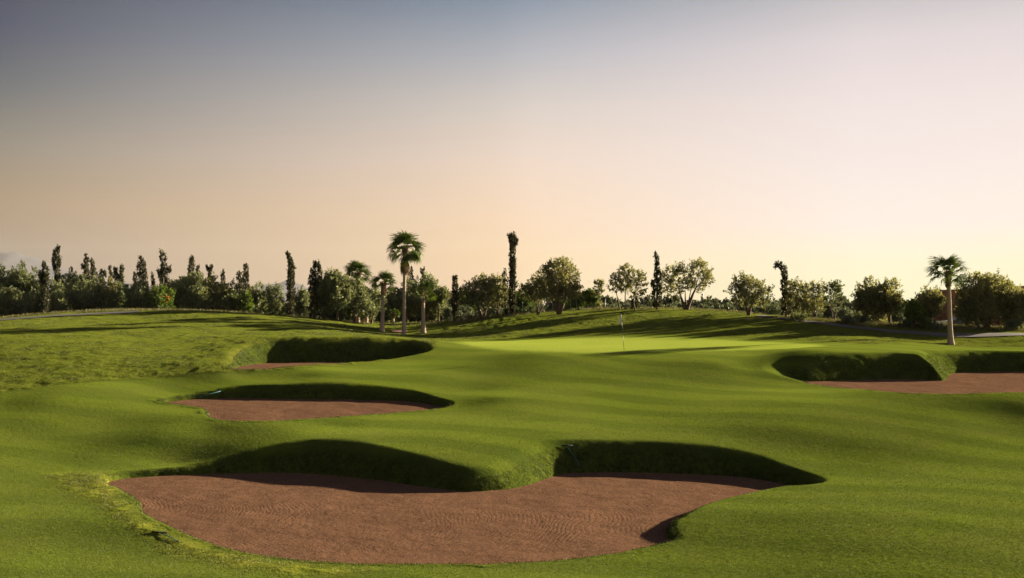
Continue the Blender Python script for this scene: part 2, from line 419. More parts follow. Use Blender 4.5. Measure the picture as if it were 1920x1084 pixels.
# ------------------------------------------------------------------ ground sheet
ys = [-4000, -1500, -600, -250, -100, -40, 0, 15, 22]
y = 26.0
while y < 134: ys.append(y); y += max(.10, .10*(y/42)**1.35)
st = y-ys[-1]
while y < 15500: ys.append(y); st *= 1.09; y += st
ys = np.array(ys)
xs = [0.0]; x = .115; st = .115
while x < 12500:
    xs.append(x)
    if x > 30: st *= 1.02 if x < 60 else 1.10
    x += st
xs = np.array(xs); xs = np.concatenate([-xs[:0:-1], xs])
X, Y = np.meshgrid(xs, ys)
Z, NEAR, BANK = height(X, Y, True)
win = (Y > 24) & (Y < 190) & (np.abs(X) < 100)
def pmask(P, soft):
    o = np.zeros(X.shape); m = win & (X > P[:, 0].min()-3) & (X < P[:, 0].max()+3) & (Y > P[:, 1].min()-3) & (Y < P[:, 1].max()+3)
    o[m] = sstep(soft, -soft, sdf(P, X[m], Y[m])+.35*fbm(X[m], Y[m], 1.1, 3, 77)*soft); return o
a_green = pmask(GREEN, .9); a_mound = pmask(MOUND, .5); a_frg = pmask(FRG, .7)
a_mound = np.maximum(a_mound, (Y > 100)*1.0)
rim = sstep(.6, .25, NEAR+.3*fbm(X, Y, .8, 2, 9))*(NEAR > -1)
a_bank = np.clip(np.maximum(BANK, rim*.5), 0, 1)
a_rough = np.clip(a_mound*(1-a_green), 0, 1)
a_dry = sstep(121, 128, Y)*(1-sstep(9, 10, 0*Y))
a_dry = np.maximum(a_dry, sstep(.45, .9, fbm(X, Y, 3.5, 3, 91))*a_mound*.35*sstep(98, 112, Y))
R_any = np.clip(np.maximum(a_rough, np.maximum(a_bank, a_frg)), 0, 1)*(NEAR > .1)
Z = Z+R_any*(.030*fbm(X, Y, .45, 2, 41)+.035*fbm(X, Y, 1.3, 2, 43))*(Y < 200)
Z = Z-.004
ny, nx = X.shape
idx = np.arange(nx*ny).reshape(ny, nx)
faces = np.stack([idx[:-1, :-1], idx[:-1, 1:], idx[1:, 1:], idx[1:, :-1]], -1).reshape(-1, 4)
V = np.stack([X, Y, Z], -1).reshape(-1, 3)
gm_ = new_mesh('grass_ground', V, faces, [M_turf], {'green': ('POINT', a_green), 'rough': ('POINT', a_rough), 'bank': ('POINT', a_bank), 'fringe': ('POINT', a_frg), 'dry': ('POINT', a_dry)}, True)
struct(link('grass_ground', gm_))

# ------------------------------------------------------------------ sand sheets
for i, b in enumerate(BK):
    P = b['P']; step = (.09, .12, .15, .13)[i]
    gx = np.arange(P[:, 0].min()-.6, P[:, 0].max()+.6, step); gy = np.arange(P[:, 1].min()-.6, P[:, 1].max()+.6, step)
    SX, SY = np.meshgrid(gx, gy); s = sdf(P, SX, SY)
    SZ = sandz(b, SX, SY)+.025*fbm(SX, SY, 2.2, 3, 61)*sstep(0, -1, s)+.006*fbm(SX, SY, .3, 2, 63)
    ix = np.arange(SX.size).reshape(SX.shape)
    f = np.stack([ix[:-1, :-1], ix[:-1, 1:], ix[1:, 1:], ix[1:, :-1]], -1).reshape(-1, 4)
    keep = (s.ravel()[f] < .28).all(1); f = f[keep]
    used = np.unique(f); remap = np.full(SX.size, -1); remap[used] = np.arange(len(used))
    VV = np.stack([SX, SY, SZ], -1).reshape(-1, 3)[used]
    me = new_mesh('bunker_sand', VV, remap[f], [M_sand], {'edge': ('POINT', s.ravel()[used])}, True)
    struct(link('bunker_sand', me))

# ------------------------------------------------------------------ paths
def ribbon(pts, width, name):
    P = [Vector(p) for p in pts]; Q = []
    for i in range(len(P)-1):
        for k in range(14): Q.append(P[i].lerp(P[i+1], k/14))
    Q.append(P[-1]); vs = []; fs = []
    for i, q in enumerate(Q):
        t = (Q[min(i+1, len(Q)-1)]-Q[max(i-1, 0)]); t.z = 0; t.normalize(); nrm = Vector((-t.y, t.x, 0))
        for k in range(5):
            w = (k/4-.5)*width; p = q+nrm*w
            vs.append((p.x, p.y, H(p.x, p.y)+.055))
    for i in range(len(Q)-1):
        for k in range(4): a = i*5+k; fs.append((a, a+1, a+6, a+5))
    me = new_mesh(name, vs, fs, [M_path], None, True); struct(link(name, me))
ribbon([hit(-60, 603), hit(0, 600.5), hit(90, 593.5), hit(180, 588.5), hit(262, 585)], 2.3, 'path')
ribbon([hit(1425, 592), hit(1470, 597.5), hit(1530, 605), hit(1600, 614), hit(1680, 622.5), hit(1760, 627.5), hit(1850, 628.5), hit(1960, 628.5)], 1.8, 'path')

# ------------------------------------------------------------------ foliage builders
def rand_dir(n):
    v = rng.normal(size=(n, 3)); return v/np.linalg.norm(v, axis=1, keepdims=True)
class Leaves:
    def __init__(s): s.V = []; s.T = []
    def add(s, c, a, L, W, tint):
        """c: centres Nx3, a: directions, L,W sizes (arrays)"""
        n = len(c); L = np.broadcast_to(L, n)[:, None]; W = np.broadcast_to(W, n)[:, None]
        r = rand_dir(n); b = np.cross(a, r); b /= np.linalg.norm(b, axis=1, keepdims=True)+1e-9
        v = np.stack([c, c+a*L*.45+b*W, c+a*L, c+a*L*.45-b*W], 1)
        s.V.append(v); s.T.append(np.broadcast_to(tint, n))
    def mesh(s, name, m, extra=()):
        V = np.concatenate(s.V).reshape(-1, 3); n = len(V)//4
        return new_mesh(name, V, np.arange(n*4).reshape(n, 4), [m], {'tint': ('FACE', np.clip(np.concatenate(s.T), 0, 1))})

def lobe(Lv, c, r, n_cl, k, L, W, up=.3, spread=.16, inner=.45):
    """clustered foliage filling an ellipsoid's outer shell: twigs with leaves pointing outwards"""
    c = np.array(c, float); r = np.array(r, float)
    d = rand_dir(n_cl); rad = inner+(1.02-inner)*rng.random(n_cl)**.6
    rad *= 1+.14*rng.normal(size=n_cl)
    cc = c+d*rad[:, None]*r
    tl = rng.random(n_cl)*.7+.15*rng.normal(size=n_cl)+.25*np.clip(d[:, 2], -1, 1)+.1
    sp = spread*(.6+.8*rng.random((n_cl, 1)))
    N_ = n_cl*k
    ax = d*.75+rand_dir(n_cl)*.55+np.array([0, 0, .55+up]); ax /= np.linalg.norm(ax, axis=1, keepdims=True)
    tw = (spread*2.6*(.5+.9*rng.random(n_cl)))
    q = np.tile((np.arange(k)+.5)/k, n_cl)
    C = np.repeat(cc, k, 0)+np.repeat(ax*tw[:, None], k, 0)*q[:, None]+rng.normal(size=(N_, 3))*(np.repeat(sp, k, 0)*(.55-.4*q[:, None]))
    A = np.repeat(ax, k, 0)*.9+rand_dir(N_)*.75; A /= np.linalg.norm(A, axis=1, keepdims=True)
    Lv.add(C, A, L*(.6+.8*rng.random(N_)), W*(.7+.6*rng.random(N_)), np.repeat(tl, k)+.15*rng.normal(size=N_))

def px(u, v, d, o): return np.array([(u-U0)/F*d-o[0], 0.0, -(v-V0)/F*d-o[2]])

def trunk_geo(stems, base_r):
    g = Geo()
    for tip, bend, r in stems:
        t = Vector(tip); b = Vector(bend); pts = []; rr = []
        for k in range(7):
            q = k/6; p = (1-q)**2*Vector((0, 0, -.15))+2*q*(1-q)*b+q*q*t
            p += Vector((random.uniform(-1, 1), random.uniform(-1, 1), 0))*.03*q
            pts.append(p); rr.append(base_r*r*(1.15-.85*q))
        g.tube(pts, rr, 6)
    return g

GROUP_TREES = {}
def broad_tree(u, vtop, w, d, m, label, cat='tree', name='olive_tree', lobes=None, dens=1.0, group=None, trunk_v=None, stems=None, leafL=.20, hb=.28, shoots=None, seed=0, light=False, vbot=None):
    """crown width w px, top at row vtop; lobes as (du, v, ru, rv) in px"""
    random.seed(int(u*7+vtop)+seed)
    x = (u-U0)/F*d; zb = H(x, d); o = (x, d, zb); ztop = -(vtop-V0)/F*d; Ht = ztop-zb; s = d/F
    t = thing(name, label, cat, (x, d, zb), 0, group)
    W = w*s; Lv = Leaves()
    if lobes is not None and dens > .5: dens = dens*(.62 if name != 'olive_tree' else .85)
    if lobes is None:
        lobes = []
        nl = 5 if w < 45 else 7
        for k in range(nl):
            a = random.uniform(0, 6.28); q = random.uniform(.15, .62)
            cz = Ht*random.uniform(hb+.17, .72); rr = W*random.uniform(.22, .32)
            lobes.append((math.cos(a)*q*W/2*1.15, math.sin(a)*q*W/2, cz, rr, min(rr*random.uniform(.8, 1.1), Ht*.30)))
        lobes.append((0, 0, Ht*.52, W*.34, Ht*.30))
        ns = shoots if shoots is not None else max(3, int(w/11))
        for k in range(ns):
            q = ((k+.5)/ns-.5)*.85+random.uniform(-.06, .06)
            top = Ht*(1-.55*abs(q)**1.6*2*random.uniform(.4, 1.0))
            if k == ns//2: top = Ht
            rh = Ht*random.uniform(.09, .15)
            lobes.append((q*W, random.uniform(-.25, .25)*W, top-rh*.9, W*random.uniform(.05, .09), rh))
    else:
        L2 = []
        for (du, v, ru, rv) in lobes:
            L2.append((du*s, random.uniform(-.25, .25)*W*(1-min(1, abs(du)*2/w)), -(v-V0)*s-zb, ru*s, rv*s))
        lobes = L2
    for (lx, ly, lz, rx, rz) in lobes:
        vol = rx*rx*rz
        n_cl = int(max(10, 46*dens*(vol**.62)*2.2))
        lobe(Lv, (lx, ly, lz), (rx, rx, rz), n_cl, 16, leafL*1.0, leafL*.30, spread=.13+.02*W)
    me = Lv.mesh('crown', m); link('crown', me, t)
    # trunk and limbs
    big = sorted([l for l in lobes], key=lambda l: -l[3])[:4]
    if stems is None:
        n_st = random.choice((2, 3, 3))
        st_ = []
        for k, l in enumerate(big[:n_st+1]):
            tip = (l[0]*.8, l[1]*.8, l[2])
            st_.append((tip, (l[0]*.25+random.uniform(-.1, .1), l[1]*.3, Ht*.22), 1.0 if k == 0 else .7))
    else:
        st_ = [((du*s, random.uniform(-.2, .2), -(v-V0)*s-zb), (bu*s, 0, (-(v-V0)*s-zb)*.45), r) for du, v, bu, r in stems]
    g = trunk_geo(st_, .055+.028*W)
    link('trunk', g.mesh('trunk', [M_bark], True), t)
    return t

def cypress(spines, d, label, m=None, name='cypress_tree', dens=1.0, base_v=None, trunk=True, group=None, droop=False, cat='tree'):
    """spines: polylines of (u, v, r) in px, first point lowest"""
    m = m or M_cyp; u0 = spines[0][0][0]; x = (u0-U0)/F*d; zb = H(x, d); s = d/F
    t = thing(name, label, cat, (x, d, zb), 0, group); Lv = Leaves()
    for sp in spines:
        pts = np.array([((u-u0)*s, -(v-V0)*s-zb, r*s*(.72 if d > 120 else .88)) for u, v, r in sp])
        if pts[0, 1] > 0 and sp is spines[0]: pts[0, 1] = max(.1, min(pts[0, 1], .35))
        for i in range(len(pts)-1):
            a = pts[i]; b = pts[i+1]; L_ = math.hypot(b[0]-a[0], b[1]-a[1]); rm = (a[2]+b[2])/2
            nc = int(1.15*dens*max(4, L_*(10+34*rm)))
            q = rng.random(nc); th = rng.random(nc)*2*np.pi
            rr = (a[2]+(b[2]-a[2])*q)*(.35+.60*rng.random(nc)**.5)*(1+.24*rng.normal(size=nc))
            ax = np.array([b[0]-a[0], 0, b[1]-a[1]])/max(L_, 1e-6)
            sx = np.array([ax[2], 0, -ax[0]])
            C0 = np.array([a[0], 0, a[1]])+q[:, None]*np.array([b[0]-a[0], 0, b[1]-a[1]])+rr[:, None]*(np.cos(th)[:, None]*sx+np.sin(th)[:, None]*np.array([0, 1., 0]))
            k = 12; N_ = nc*k; out = np.cos(th)[:, None]*sx+np.sin(th)[:, None]*np.array([0, 1., 0])
            upv = np.array([0, 0, -.9]) if droop else ax*1.1
            C = np.repeat(C0, k, 0)+rng.normal(size=(N_, 3))*np.array([.055, .055, .12])
            A = np.repeat(out, k, 0)*.45+upv+rand_dir(N_)*.5; A /= np.linalg.norm(A, axis=1, keepdims=True)
            tl = np.repeat(rng.random(nc)*.8, k)+.2*rng.normal(size=N_)
            Lv.add(C, A, .21*(.6+.8*rng.random(N_)), .06*(.7+.6*rng.random(N_)), tl)
    link('crown', Lv.mesh('crown', m), t)
    g = Geo(); sp = spines[0]; pts = [(0, 0, -.2)]+[((u-u0)*s, 0, -(v-V0)*s-zb) for u, v, r in sp[1:-1]]
    pts = [p for i, p in enumerate(pts) if i == 0 or p[2] > pts[i-1][2]]
    if len(pts) < 2: pts = [(0, 0, -.2), (0, 0, 1.2)]
    g.tube(pts, [max(.025, .13-.11*i/(len(pts)-1)) for i in range(len(pts))], 6)
    for k in range(3):
        pass
    link('trunk', g.mesh('trunk', [M_bark], True), t)
    return t

# ------------------------------------------------------------------ fan palms
def frond_mesh(seed, dead=False):
    r = np.random.default_rng(seed); V = []; Fc = []; T = []
    # petiole: thin folded strip along +x, unit frond length 1
    pl = .44
    def quad(a, b, c, d_, t): 
        n_ = len(V); V.extend([a, b, c, d_]); Fc.append((n_, n_+1, n_+2, n_+3)); T.append(t)
    quad((0, -.012, 0), (pl, -.008, .03), (pl, .008, .03), (0, .012, 0), .9)
    quad((0, 0, -.014), (pl, 0, .018), (pl, 0, .04), (0, 0, .014), .9)
    ns = 20
    for k in range(ns):
        a = (k/(ns-1)-.5)*math.radians(165 if not dead else 80)
        ln = .57*(1-.25*(abs(a)/2.2)**2)*(.9+.2*r.random()); w = .029
        ca, sa = math.cos(a), math.sin(a)
        fold = .018*(1 if k % 2 else -1)
        zb_ = .03+.02*abs(sa)
        p0 = np.array([pl, 0, .03]); m1 = p0+np.array([ca*ln*.55, sa*ln*.55, zb_+.10*ln+fold])
        dr = (.10+.25*r.random())*(1.6 if dead else 1)
        tip = p0+np.array([ca*ln, sa*ln, zb_-dr*ln*.8])
        sd = np.array([-sa, ca, 0])*w
        t = .3+.5*r.random()
        quad(tuple(p0-sd*.15), tuple(m1-sd), tuple(m1+sd), tuple(p0+sd*.15), t)
        quad(tuple(m1-sd), tuple(tip-sd*.12), tuple(tip+sd*.12), tuple(m1+sd), t+.15)
    return new_mesh('frond', np.array(V), np.array(Fc), [M_dead if dead else M_frond], {'tint': ('FACE', T)})
FR = [frond_mesh(s) for s in range(5)]; FD = [frond_mesh(50+s, True) for s in range(2)]
def fan_palm(u, vbase, vcrown, rad_px, d, label, wbase, wtop, lean=0, skirt=0, boots=22, nf=28, low=-35, name='fan_palm', seed=1, hi=82):
    random.seed(seed)
    x = (u-U0)/F*d; zb = H(x, d); s = d/F
    t = thing(name, label, 'palm tree', (x, d, zb), 0, 'fan palms')
    zc = -(vcrown-V0)*s-zb; rb = wbase*s/2; rt = wtop*s/2; lx = lean*s
    g = Geo(); pts = []; rr = []
    for k in range(26):
        q = k/25; pts.append((lx*q**.8, 0, -.15+q*(zc+.1)))
        rr.append((rt+(rb-rt)*(math.exp(-q*zc/.8)*.82+.18*(1-q)))*(1+.02*math.sin(k*2.7)))
    g.tube(pts, rr, 12); tr = link('trunk', g.mesh('trunk', [M_palmtrunk], True), t)
    # leaf-base stubs under the crown
    if boots:
        g = Geo(); bl = boots*s
        for k in range(int(90)):
            q = k/90; z = zc-bl*(1-q); a = k*2.4; r0 = rt*(1.0+.15*q)
            p0 = Vector((lx+math.cos(a)*r0*.7, math.sin(a)*r0*.7, z)); p1 = p0+Vector((math.cos(a)*(.16+.10*q), math.sin(a)*(.16+.10*q), .20))
            g.tube([p0, p0.lerp(p1, .6), p1], [.05, .04, .015], 4)
        link('leaf_bases', g.mesh('leaf_bases', [M_boot]), t)
    R_ = rad_px*s
    for k in range(nf):
        q = (k+.5)/nf; el = hi+(low-hi)*q**.75+random.uniform(-13, 13); az = k*137.5+random.uniform(-15, 15)
        f = link('frond', FR[k % 5], t); sc = R_*random.uniform(.88, 1.12)*(.92 if el > 60 else 1)
        f.scale = (sc, sc, sc); f.location = (lx+math.cos(R(az))*rt*.5, math.sin(R(az))*rt*.5, zc-.15+q*-.15)
        f.rotation_euler = (R(random.uniform(-42, 42)), -R(el), R(az))
    if skirt:
        for k in range(26):
            f = link('dead_frond', FD[k % 2], t); az = k*137.5; sc = skirt*s*random.uniform(.75, 1.05)
            f.scale = (sc, sc*.38, sc*.38); f.location = (lx+math.cos(R(az))*rt, math.sin(R(az))*rt, zc-.25-.6*(k/26))
            f.rotation_euler = (R(random.uniform(-30, 30)), R(random.uniform(80, 93)), R(az))
            if k == 0: f['label'] = 'dry brown fronds hanging as a skirt'
    return t
fan_palm(757, 628, 464, 38, 110, 'tallest fan palm with a brown skirt of dead fronds, middle of the front three', 10, 6, 2, skirt=44, boots=14, nf=27, low=-55, seed=3)
fan_palm(716, 620, 530, 28, 114, 'slightly leaning fan palm on the lawn just left of the tallest palm', 12, 6, 3, boots=26, nf=17, low=-18, seed=5)
fan_palm(794, 624, 546, 31, 112, 'upright fan palm on the lawn just right of the tallest palm', 12.5, 6.5, -1, boots=24, nf=17, low=-22, seed=6)
fan_palm(671, 604, 512, 31, 121, 'fan palm rising behind the olive crowns left of the leaning palm', 9, 6.5, 0, boots=14, nf=19, low=-28, seed=8)
fan_palm(686, 604, 556, 20, 122, 'short thick palm trunk half hidden among the olives beside the rear palm', 9, 7, 3, boots=10, nf=20, low=-40, seed=9)
fan_palm(737, 604, 588, 15, 120.5, 'smallest fan palm, young and bright green, between the leaning and tallest palms', 6, 5, 0, boots=10, nf=16, low=-5, seed=12)
fan_palm(738, 604, 545, 13, 132, 'distant fan palm with a small crown seen behind the leaning palm', 5, 4, 0, boots=8, nf=18, low=-30, seed=13)
fan_palm(1783, 645, 508, 40, 96, 'lone fan palm with a thick pale trunk standing at the right by the path', 15.5, 7.5, -5, boots=32, nf=19, low=-25, seed=21, hi=92)

# ------------------------------------------------------------------ cypresses
CYP = [
 ([[(961,590,5),(961,575,7),(961,545,7),(961,500,5.5),(961,470,5.5),(962,450,6.5),(961,440,5)],[(963,460,2),(970,452,2.5)],[(958,448,2.5),(956,441,3)]], 119, 'tallest cypress, a narrow dark column standing alone at the middle of the hill crest', 1.9),
 ([[(545,598,7),(545,585,9),(545,560,9),(546,530,8),(546,505,8),(545,490,6),(541,480,3),(539,475,2)]], 116.5, 'dark columnar cypress with a bent tip in front of the olives behind the left mound', 1.7),
 ([[(1232,577,8),(1232,560,9.5),(1232,535,8.5),(1232,510,6),(1232,495,3.5),(1231,483,2),(1229,476,1.5)],[(1225,540,2),(1222,528,1.5)]], 117, 'pointed cypress with a curled thin tip on the hill crest right of the flag', 1.25),
 ([[(1474,590,9),(1473,570,9),(1472,550,8),(1471,530,7),(1472,518,6),(1469,506,6),(1465,498,5),(1458,493,4),(1455,499,2)]], 112, 'shaggy cypress with its top bent over to the left beside the right-hand path', 1.1),
 ([[(83,590,9),(83,575,10),(84,545,9),(85,520,7),(84,502,5),(82,493,3.5)],[(78,530,3),(75,510,2)]], 110, 'dark front cypress reaching down to the dry verge beside the left path', 1.6),
 ([[(107,585,7),(107,540,8),(108,510,7),(109,485,4),(109,464,2.5)],[(102,510,4),(102,485,3),(103,470,2)]], 126, 'twin-tipped tall cypress behind the olives just right of the front cypress', 1.3),
 ([[(163,585,6),(163,540,7),(163,510,6.5),(162,490,4.5),(161,479,2)],[(157,505,2.5),(155,497,2)]], 126, 'forked cypress with a side shoot, left one of the close pair above the olives', 1.2),
 ([[(175,585,6),(175,540,7),(175,510,6),(173,495,4.5),(171,487,2.5)]], 127, 'blunt cypress, right one of the close pair above the olives', 1.2),
 ([[(192,585,5),(191,530,5),(191,515,4),(190,507,3)],[(196,520,3),(196,507,2.5)]], 128, 'low double-headed cypress right of the close cypress pair', 1.1),
 ([[(207,585,4),(207,530,4),(207,512,3.2),(207,501,2)]], 130, 'thin small cypress spire standing just left of the ragged clump', 1.1),
 ([[(223,585,8),(223,540,8),(222,520,8)],[(226,530,6),(228,510,4.5),(228,498,3)],[(216,525,4),(217,504,3)]], 127, 'ragged clump of cypress with one taller horned tip behind the olives', 1.2),
 ([[(253,585,3),(253,530,3.5),(253,518,2.6),(253,512,1.8)]], 131, 'tiny cypress tip poking above the olives left of the looped cypress', 1.1),
 ([[(267,585,9),(268,540,9),(270,520,8),(271,505,6),(268,492,4),(264,482,2.5)],[(261,520,5),(260,500,4),(261,494,3)]], 124, 'looped cypress with two stems and a gap of sky between them', 1.1),
 ([[(288,585,4.5),(288,535,5),(287,522,3),(286,513,1.6)]], 130, 'small pointed cypress left of the big shaggy one', 1.1),
 ([[(308,585,11),(308,545,12),(309,525,10),(309,505,8),(308,490,7),(305,478,4.5),(302,470,2.5)],[(302,520,4),(297,505,3)],[(315,512,4),(320,502,2.5)]], 122, 'big shaggy cypress with a tip leaning left, rising above the orange tree', 1.15),
 ([[(358,585,8),(358,540,7.5),(358,515,6),(359,495,5.5),(359,482,3.5)]], 121, 'stout blunt-topped cypress right of the big shaggy one', 1.6),
 ([[(373,585,5),(373,540,5),(372,515,4.5),(371,500,2)]], 126, 'small cypress tip immediately right of the stout blunt-topped cypress', 1.1),
 ([[(395,585,6),(395,540,5.5),(394,515,4),(392,503,3)],[(394,510,2),(397,499,2)],[(391,508,2),(389,500,2)]], 125, 'small cypress with a forked Y-shaped tip', 1.2),
 ([[(419,585,5),(419,540,5),(418,523,4),(418,508,2)]], 127, 'lone small cypress spire between the forked tip and the leaning pair', 1.2),
 ([[(449,585,9),(449,545,9),(449,525,8),(450,511,4)]], 122, 'shorter bushy cypress, left one of the leaning pair', 1.2),
 ([[(461,585,7),(461,540,7),(461,515,6),(461,503,5.5),(461,497,3.5)]], 123, 'taller cypress with a knobbed head, right one of the leaning pair', 1.2),
 ([[(853,600,2),(853,588,5),(853,570,8),(853,555,6),(853,535,4.5),(853,519,3)],[(858,555,4),(864,545,4),(870,540,4)]], 120, 'dark juniper with a side arm, standing between the palms and the spreading olive', 1.4),
 ([[(948,592,7),(948,575,8),(948,545,8),(947,525,7),(945,512,6),(944,508,4)]], 121, 'brown-tinged cypress leaning against the tallest column cypress', .8),
 ([[(770,600,9),(770,560,10),(770,530,8),(770,512,5),(770,503,3)]], 127, 'grey-green conifer crown directly right of the tallest palm trunk', .8),
 ([[(793,600,9),(793,560,9),(793,530,7),(792,512,5),(792,502,4)]], 128, 'broad-topped conifer rising behind the upright fan palm', .8),
 ([[(1190,583,8),(1190,572,7),(1190,560,5)]], 119, 'squat dark cypress stump under the slender crest trees', 1.5),
]
for sp, d, lab, dn in CYP: cypress(sp, d+(12 if sp[0][0][0] < 600 else 6 if sp[0][0][0] < 840 else 0), lab, dens=dn)
cypress([[(590,600,12),(590,575,12),(588,550,8),(585,525,6),(586,508,5),(589,496,4.5),(594,491,4),(598,498,3.5),(599,507,3)],[(592,540,4),(596,520,4),(597,508,4)]], 117.5, 'weeping conifer with a drooping looped crown behind the column cypress', droop=True, name='weeping_conifer', dens=1.2)

# ------------------------------------------------------------------ broad trees
# (u, vtop, width, distance, material, label)
OL = [
 (10,500,55,122,M_dark,'tall dark olive at the very left edge, behind the pale one'),
 (42,496,52,123,M_dark,'tall dark broad tree crown with clumped top under the far mountain'),
 (68,502,22,121,M_dark,'thin dark tree with an open wispy crown left of the front cypress'),
 (22,542,56,110.5,M_olive,'pale grey-green olive with thin stems at the far left corner by the path'),
 (62,546,44,112,M_olive,'rounded pale olive hugging the left side of the front cypress'),
 (106,528,44,118,M_olive,'olive crown below the twin-tipped cypress'),
 (110,552,34,112,M_olive,'small olive bush at the right foot of the front cypress'),
 (135,512,60,121,M_dark,'dark flat-topped olive behind, between two cypress groups'),
 (150,520,62,115,M_olive,'large silvery olive with many pale stems beside the left path'),
 (182,520,46,117,M_olive,'silvery olive just right of the many-stemmed one'),
 (205,527,44,116,M_warm,'yellowish olive with a bare pale lower trunk leaning right'),
 (228,528,42,117,M_olive,'rounded olive behind the dull green bush left of the orange tree'),
 (255,530,50,116,M_olive,'pale olive left of the orange tree'),
 (280,533,40,117,M_olive,'tall pale olive half behind the orange tree'),
 (330,528,44,116,M_olive,'olive directly right of the orange tree'),
 (365,515,68,115,M_olive,'broad dark-hearted olive under the stout cypress, largest of the left row'),
 (398,520,50,116.5,M_warm,'olive with brownish twigs beneath the forked cypress tip'),
 (430,530,42,117,M_olive,'olive behind the pair of small green trees'),
 (470,540,36,118,M_warm,'olive with reddish dead twigs below the leaning cypress pair'),
 (488,535,50,116.5,M_olive,'dense dark olive right of the small green trees'),
 (515,534,44,117.5,M_olive,'olive with wispy top left of the bent-tip column cypress'),
 (562,540,34,119,M_olive,'narrow olive directly right of the bent-tip column cypress'),
 (607,514,46,119,M_olive,'upright olive under the weeping conifer'),
 (632,510,60,118,M_olive,'wide dark olive with forked trunk left of the rear palm'),
 (664,524,56,119,M_olive,'olive with several reddish limbs in front of the rear palm'),
 (697,540,46,121,M_olive,'low spreading olive between the rear palm and the leaning palm'),
 (735,545,42,122,M_olive,'olive with V-shaped limbs between the leaning and tallest palms'),
 (762,530,46,123,M_olive,'olive crown directly behind the tallest palm trunk'),
 (800,515,52,125,M_olive,'tall grey olive behind the upright palm'),
 (822,535,40,123,M_olive,'olive with a slanting pale trunk right of the upright palm'),
 (1628,526,50,108,M_warm,'slender olive with a pointed top, left one of the pair beside the right path'),
 (1668,527,52,107,M_warm,'denser olive, right one of the pair beside the right path'),
 (1745,543,54,107,M_warm,'olive with leaning trunk just left of the lone palm'),
 (1722,562,40,112,M_olive,'lower olive behind the bright green tree near the lone palm'),
 (1812,560,36,108,M_warm,'narrow olive directly right of the lone palm trunk'),
 (1890,530,62,107,M_warm,'olive with fanned stems at the right edge below the chimney'),
 (1925,548,50,105,M_warm,'olive cut by the right edge of the view'),
]
for u, vt, w, d, m, lab in OL:
    broad_tree(u, vt, w, d+(17 if u < 600 else 0 if u < 720 else 6 if u < 850 else 0), m, lab, dens=1.15, group='olive trees around the lawn', hb=.12)
# open crowned trees on the crest, lobes as seen
broad_tree(905,523,66,119,M_warm,'spreading olive with a V-shaped trunk left of the column cypress',group='olive trees around the lawn',
  lobes=[(-28,562,12,14),(-22,545,11,10),(-8,552,16,16),(8,552,15,15),(20,548,13,13),(30,560,10,12),(-4,533,9,8),(12,536,9,9),(26,534,8,9),(0,568,24,10),(-12,530,4,6),(-2,526,4,5),(8,530,3,5),(18,528,3,5),(30,530,4,6)],
  stems=[(-12,562,-8,.8),(-8,570,-3,.9),(10,568,6,.8),(-20,575,-6,.5)], dens=1.2)
broad_tree(932,530,36,121,M_warm,'loose olive crown between the spreading olive and the column cypress',group='olive trees around the lawn',dens=.8)
broad_tree(1008,527,52,117,M_warm,'shorter tree with red-lit stems at the left flank of the big crest tree',group='olive trees around the lawn',
  lobes=[(-22,548,8,9),(-14,540,8,8),(-3,538,9,9),(8,540,10,12),(0,555,16,12),(-12,560,12,8),(14,562,12,9),(-26,540,3,3),(-6,530,3,5),(4,530,3,4)],
  stems=[(-6,555,-2,.6),(4,555,2,.6),(14,560,12,.6)], dens=1.1)
broad_tree(1048,489,84,116,M_warm,'largest tree on the crest, full open crown on a short forked trunk',group='olive trees around the lawn',
  lobes=[(-26,520,12,12),(-14,508,12,13),(4,502,10,12),(16,512,10,12),(-20,545,14,14),(0,535,20,20),(20,535,15,16),(28,548,10,10),(-4,556,22,10),(14,552,18,10),(34,545,6,7),(5,493,4,6),(-12,497,5,6),(20,500,6,6),(-30,512,4,6),(26,516,5,8),(-8,520,12,12)],
  stems=[(-16,545,-10,.8),(0,530,-2,1.0),(16,545,10,.9)], dens=1.15)
broad_tree(1162,516,36,117.5,M_warm,'slender crest tree with a trunk leaning left, left of the trio near the flag',group='open trees on the crest', name='slender_tree',
  lobes=[(-8,528,8,9),(-14,538,7,9),(0,532,8,9),(-4,546,9,8),(-12,522,3,4),(6,540,7,8)], stems=[(-8,545,-2,.8)], dens=.85)
broad_tree(1173,502,34,118,M_warm,'tallest slender crest tree with a nodding top, middle of the trio near the flag',group='open trees on the crest', name='slender_tree',
  lobes=[(0,520,9,10),(-4,512,8,8),(4,508,7,5),(10,514,6,5),(2,533,10,11),(0,545,9,8),(-2,504,4,3)], stems=[(0,535,-2,.8)], dens=.95)
broad_tree(1192,514,38,117,M_warm,'slender crest tree with layered crown, right of the trio near the flag',group='open trees on the crest', name='slender_tree',
  lobes=[(0,525,9,9),(8,520,5,6),(12,532,7,7),(-3,536,11,10),(4,548,10,10),(-4,558,6,6),(10,516,3,4)], stems=[(0,545,-8,.7)], dens=.95)
broad_tree(1287,492,94,117,M_warm,'wide open-crowned tree with V-shaped trunk right of the pointed cypress',group='open trees on the crest',name='slender_tree',
  lobes=[(-34,520,10,12),(-38,536,9,9),(-26,510,7,5),(-24,530,11,12),(-10,515,12,11),(-8,535,12,12),(8,512,9,9),(4,530,10,12),(22,505,9,10),(34,515,9,9),(38,530,9,9),(26,528,10,12),(30,543,8,6),(18,498,4,5),(26,498,4,5),(-14,506,4,5),(40,520,4,6),(-36,550,10,5),(-20,548,12,6)],
  stems=[(-14,540,-10,.9),(-2,545,-3,.6),(20,535,8,1.0),(10,540,5,.5)], dens=1.05)
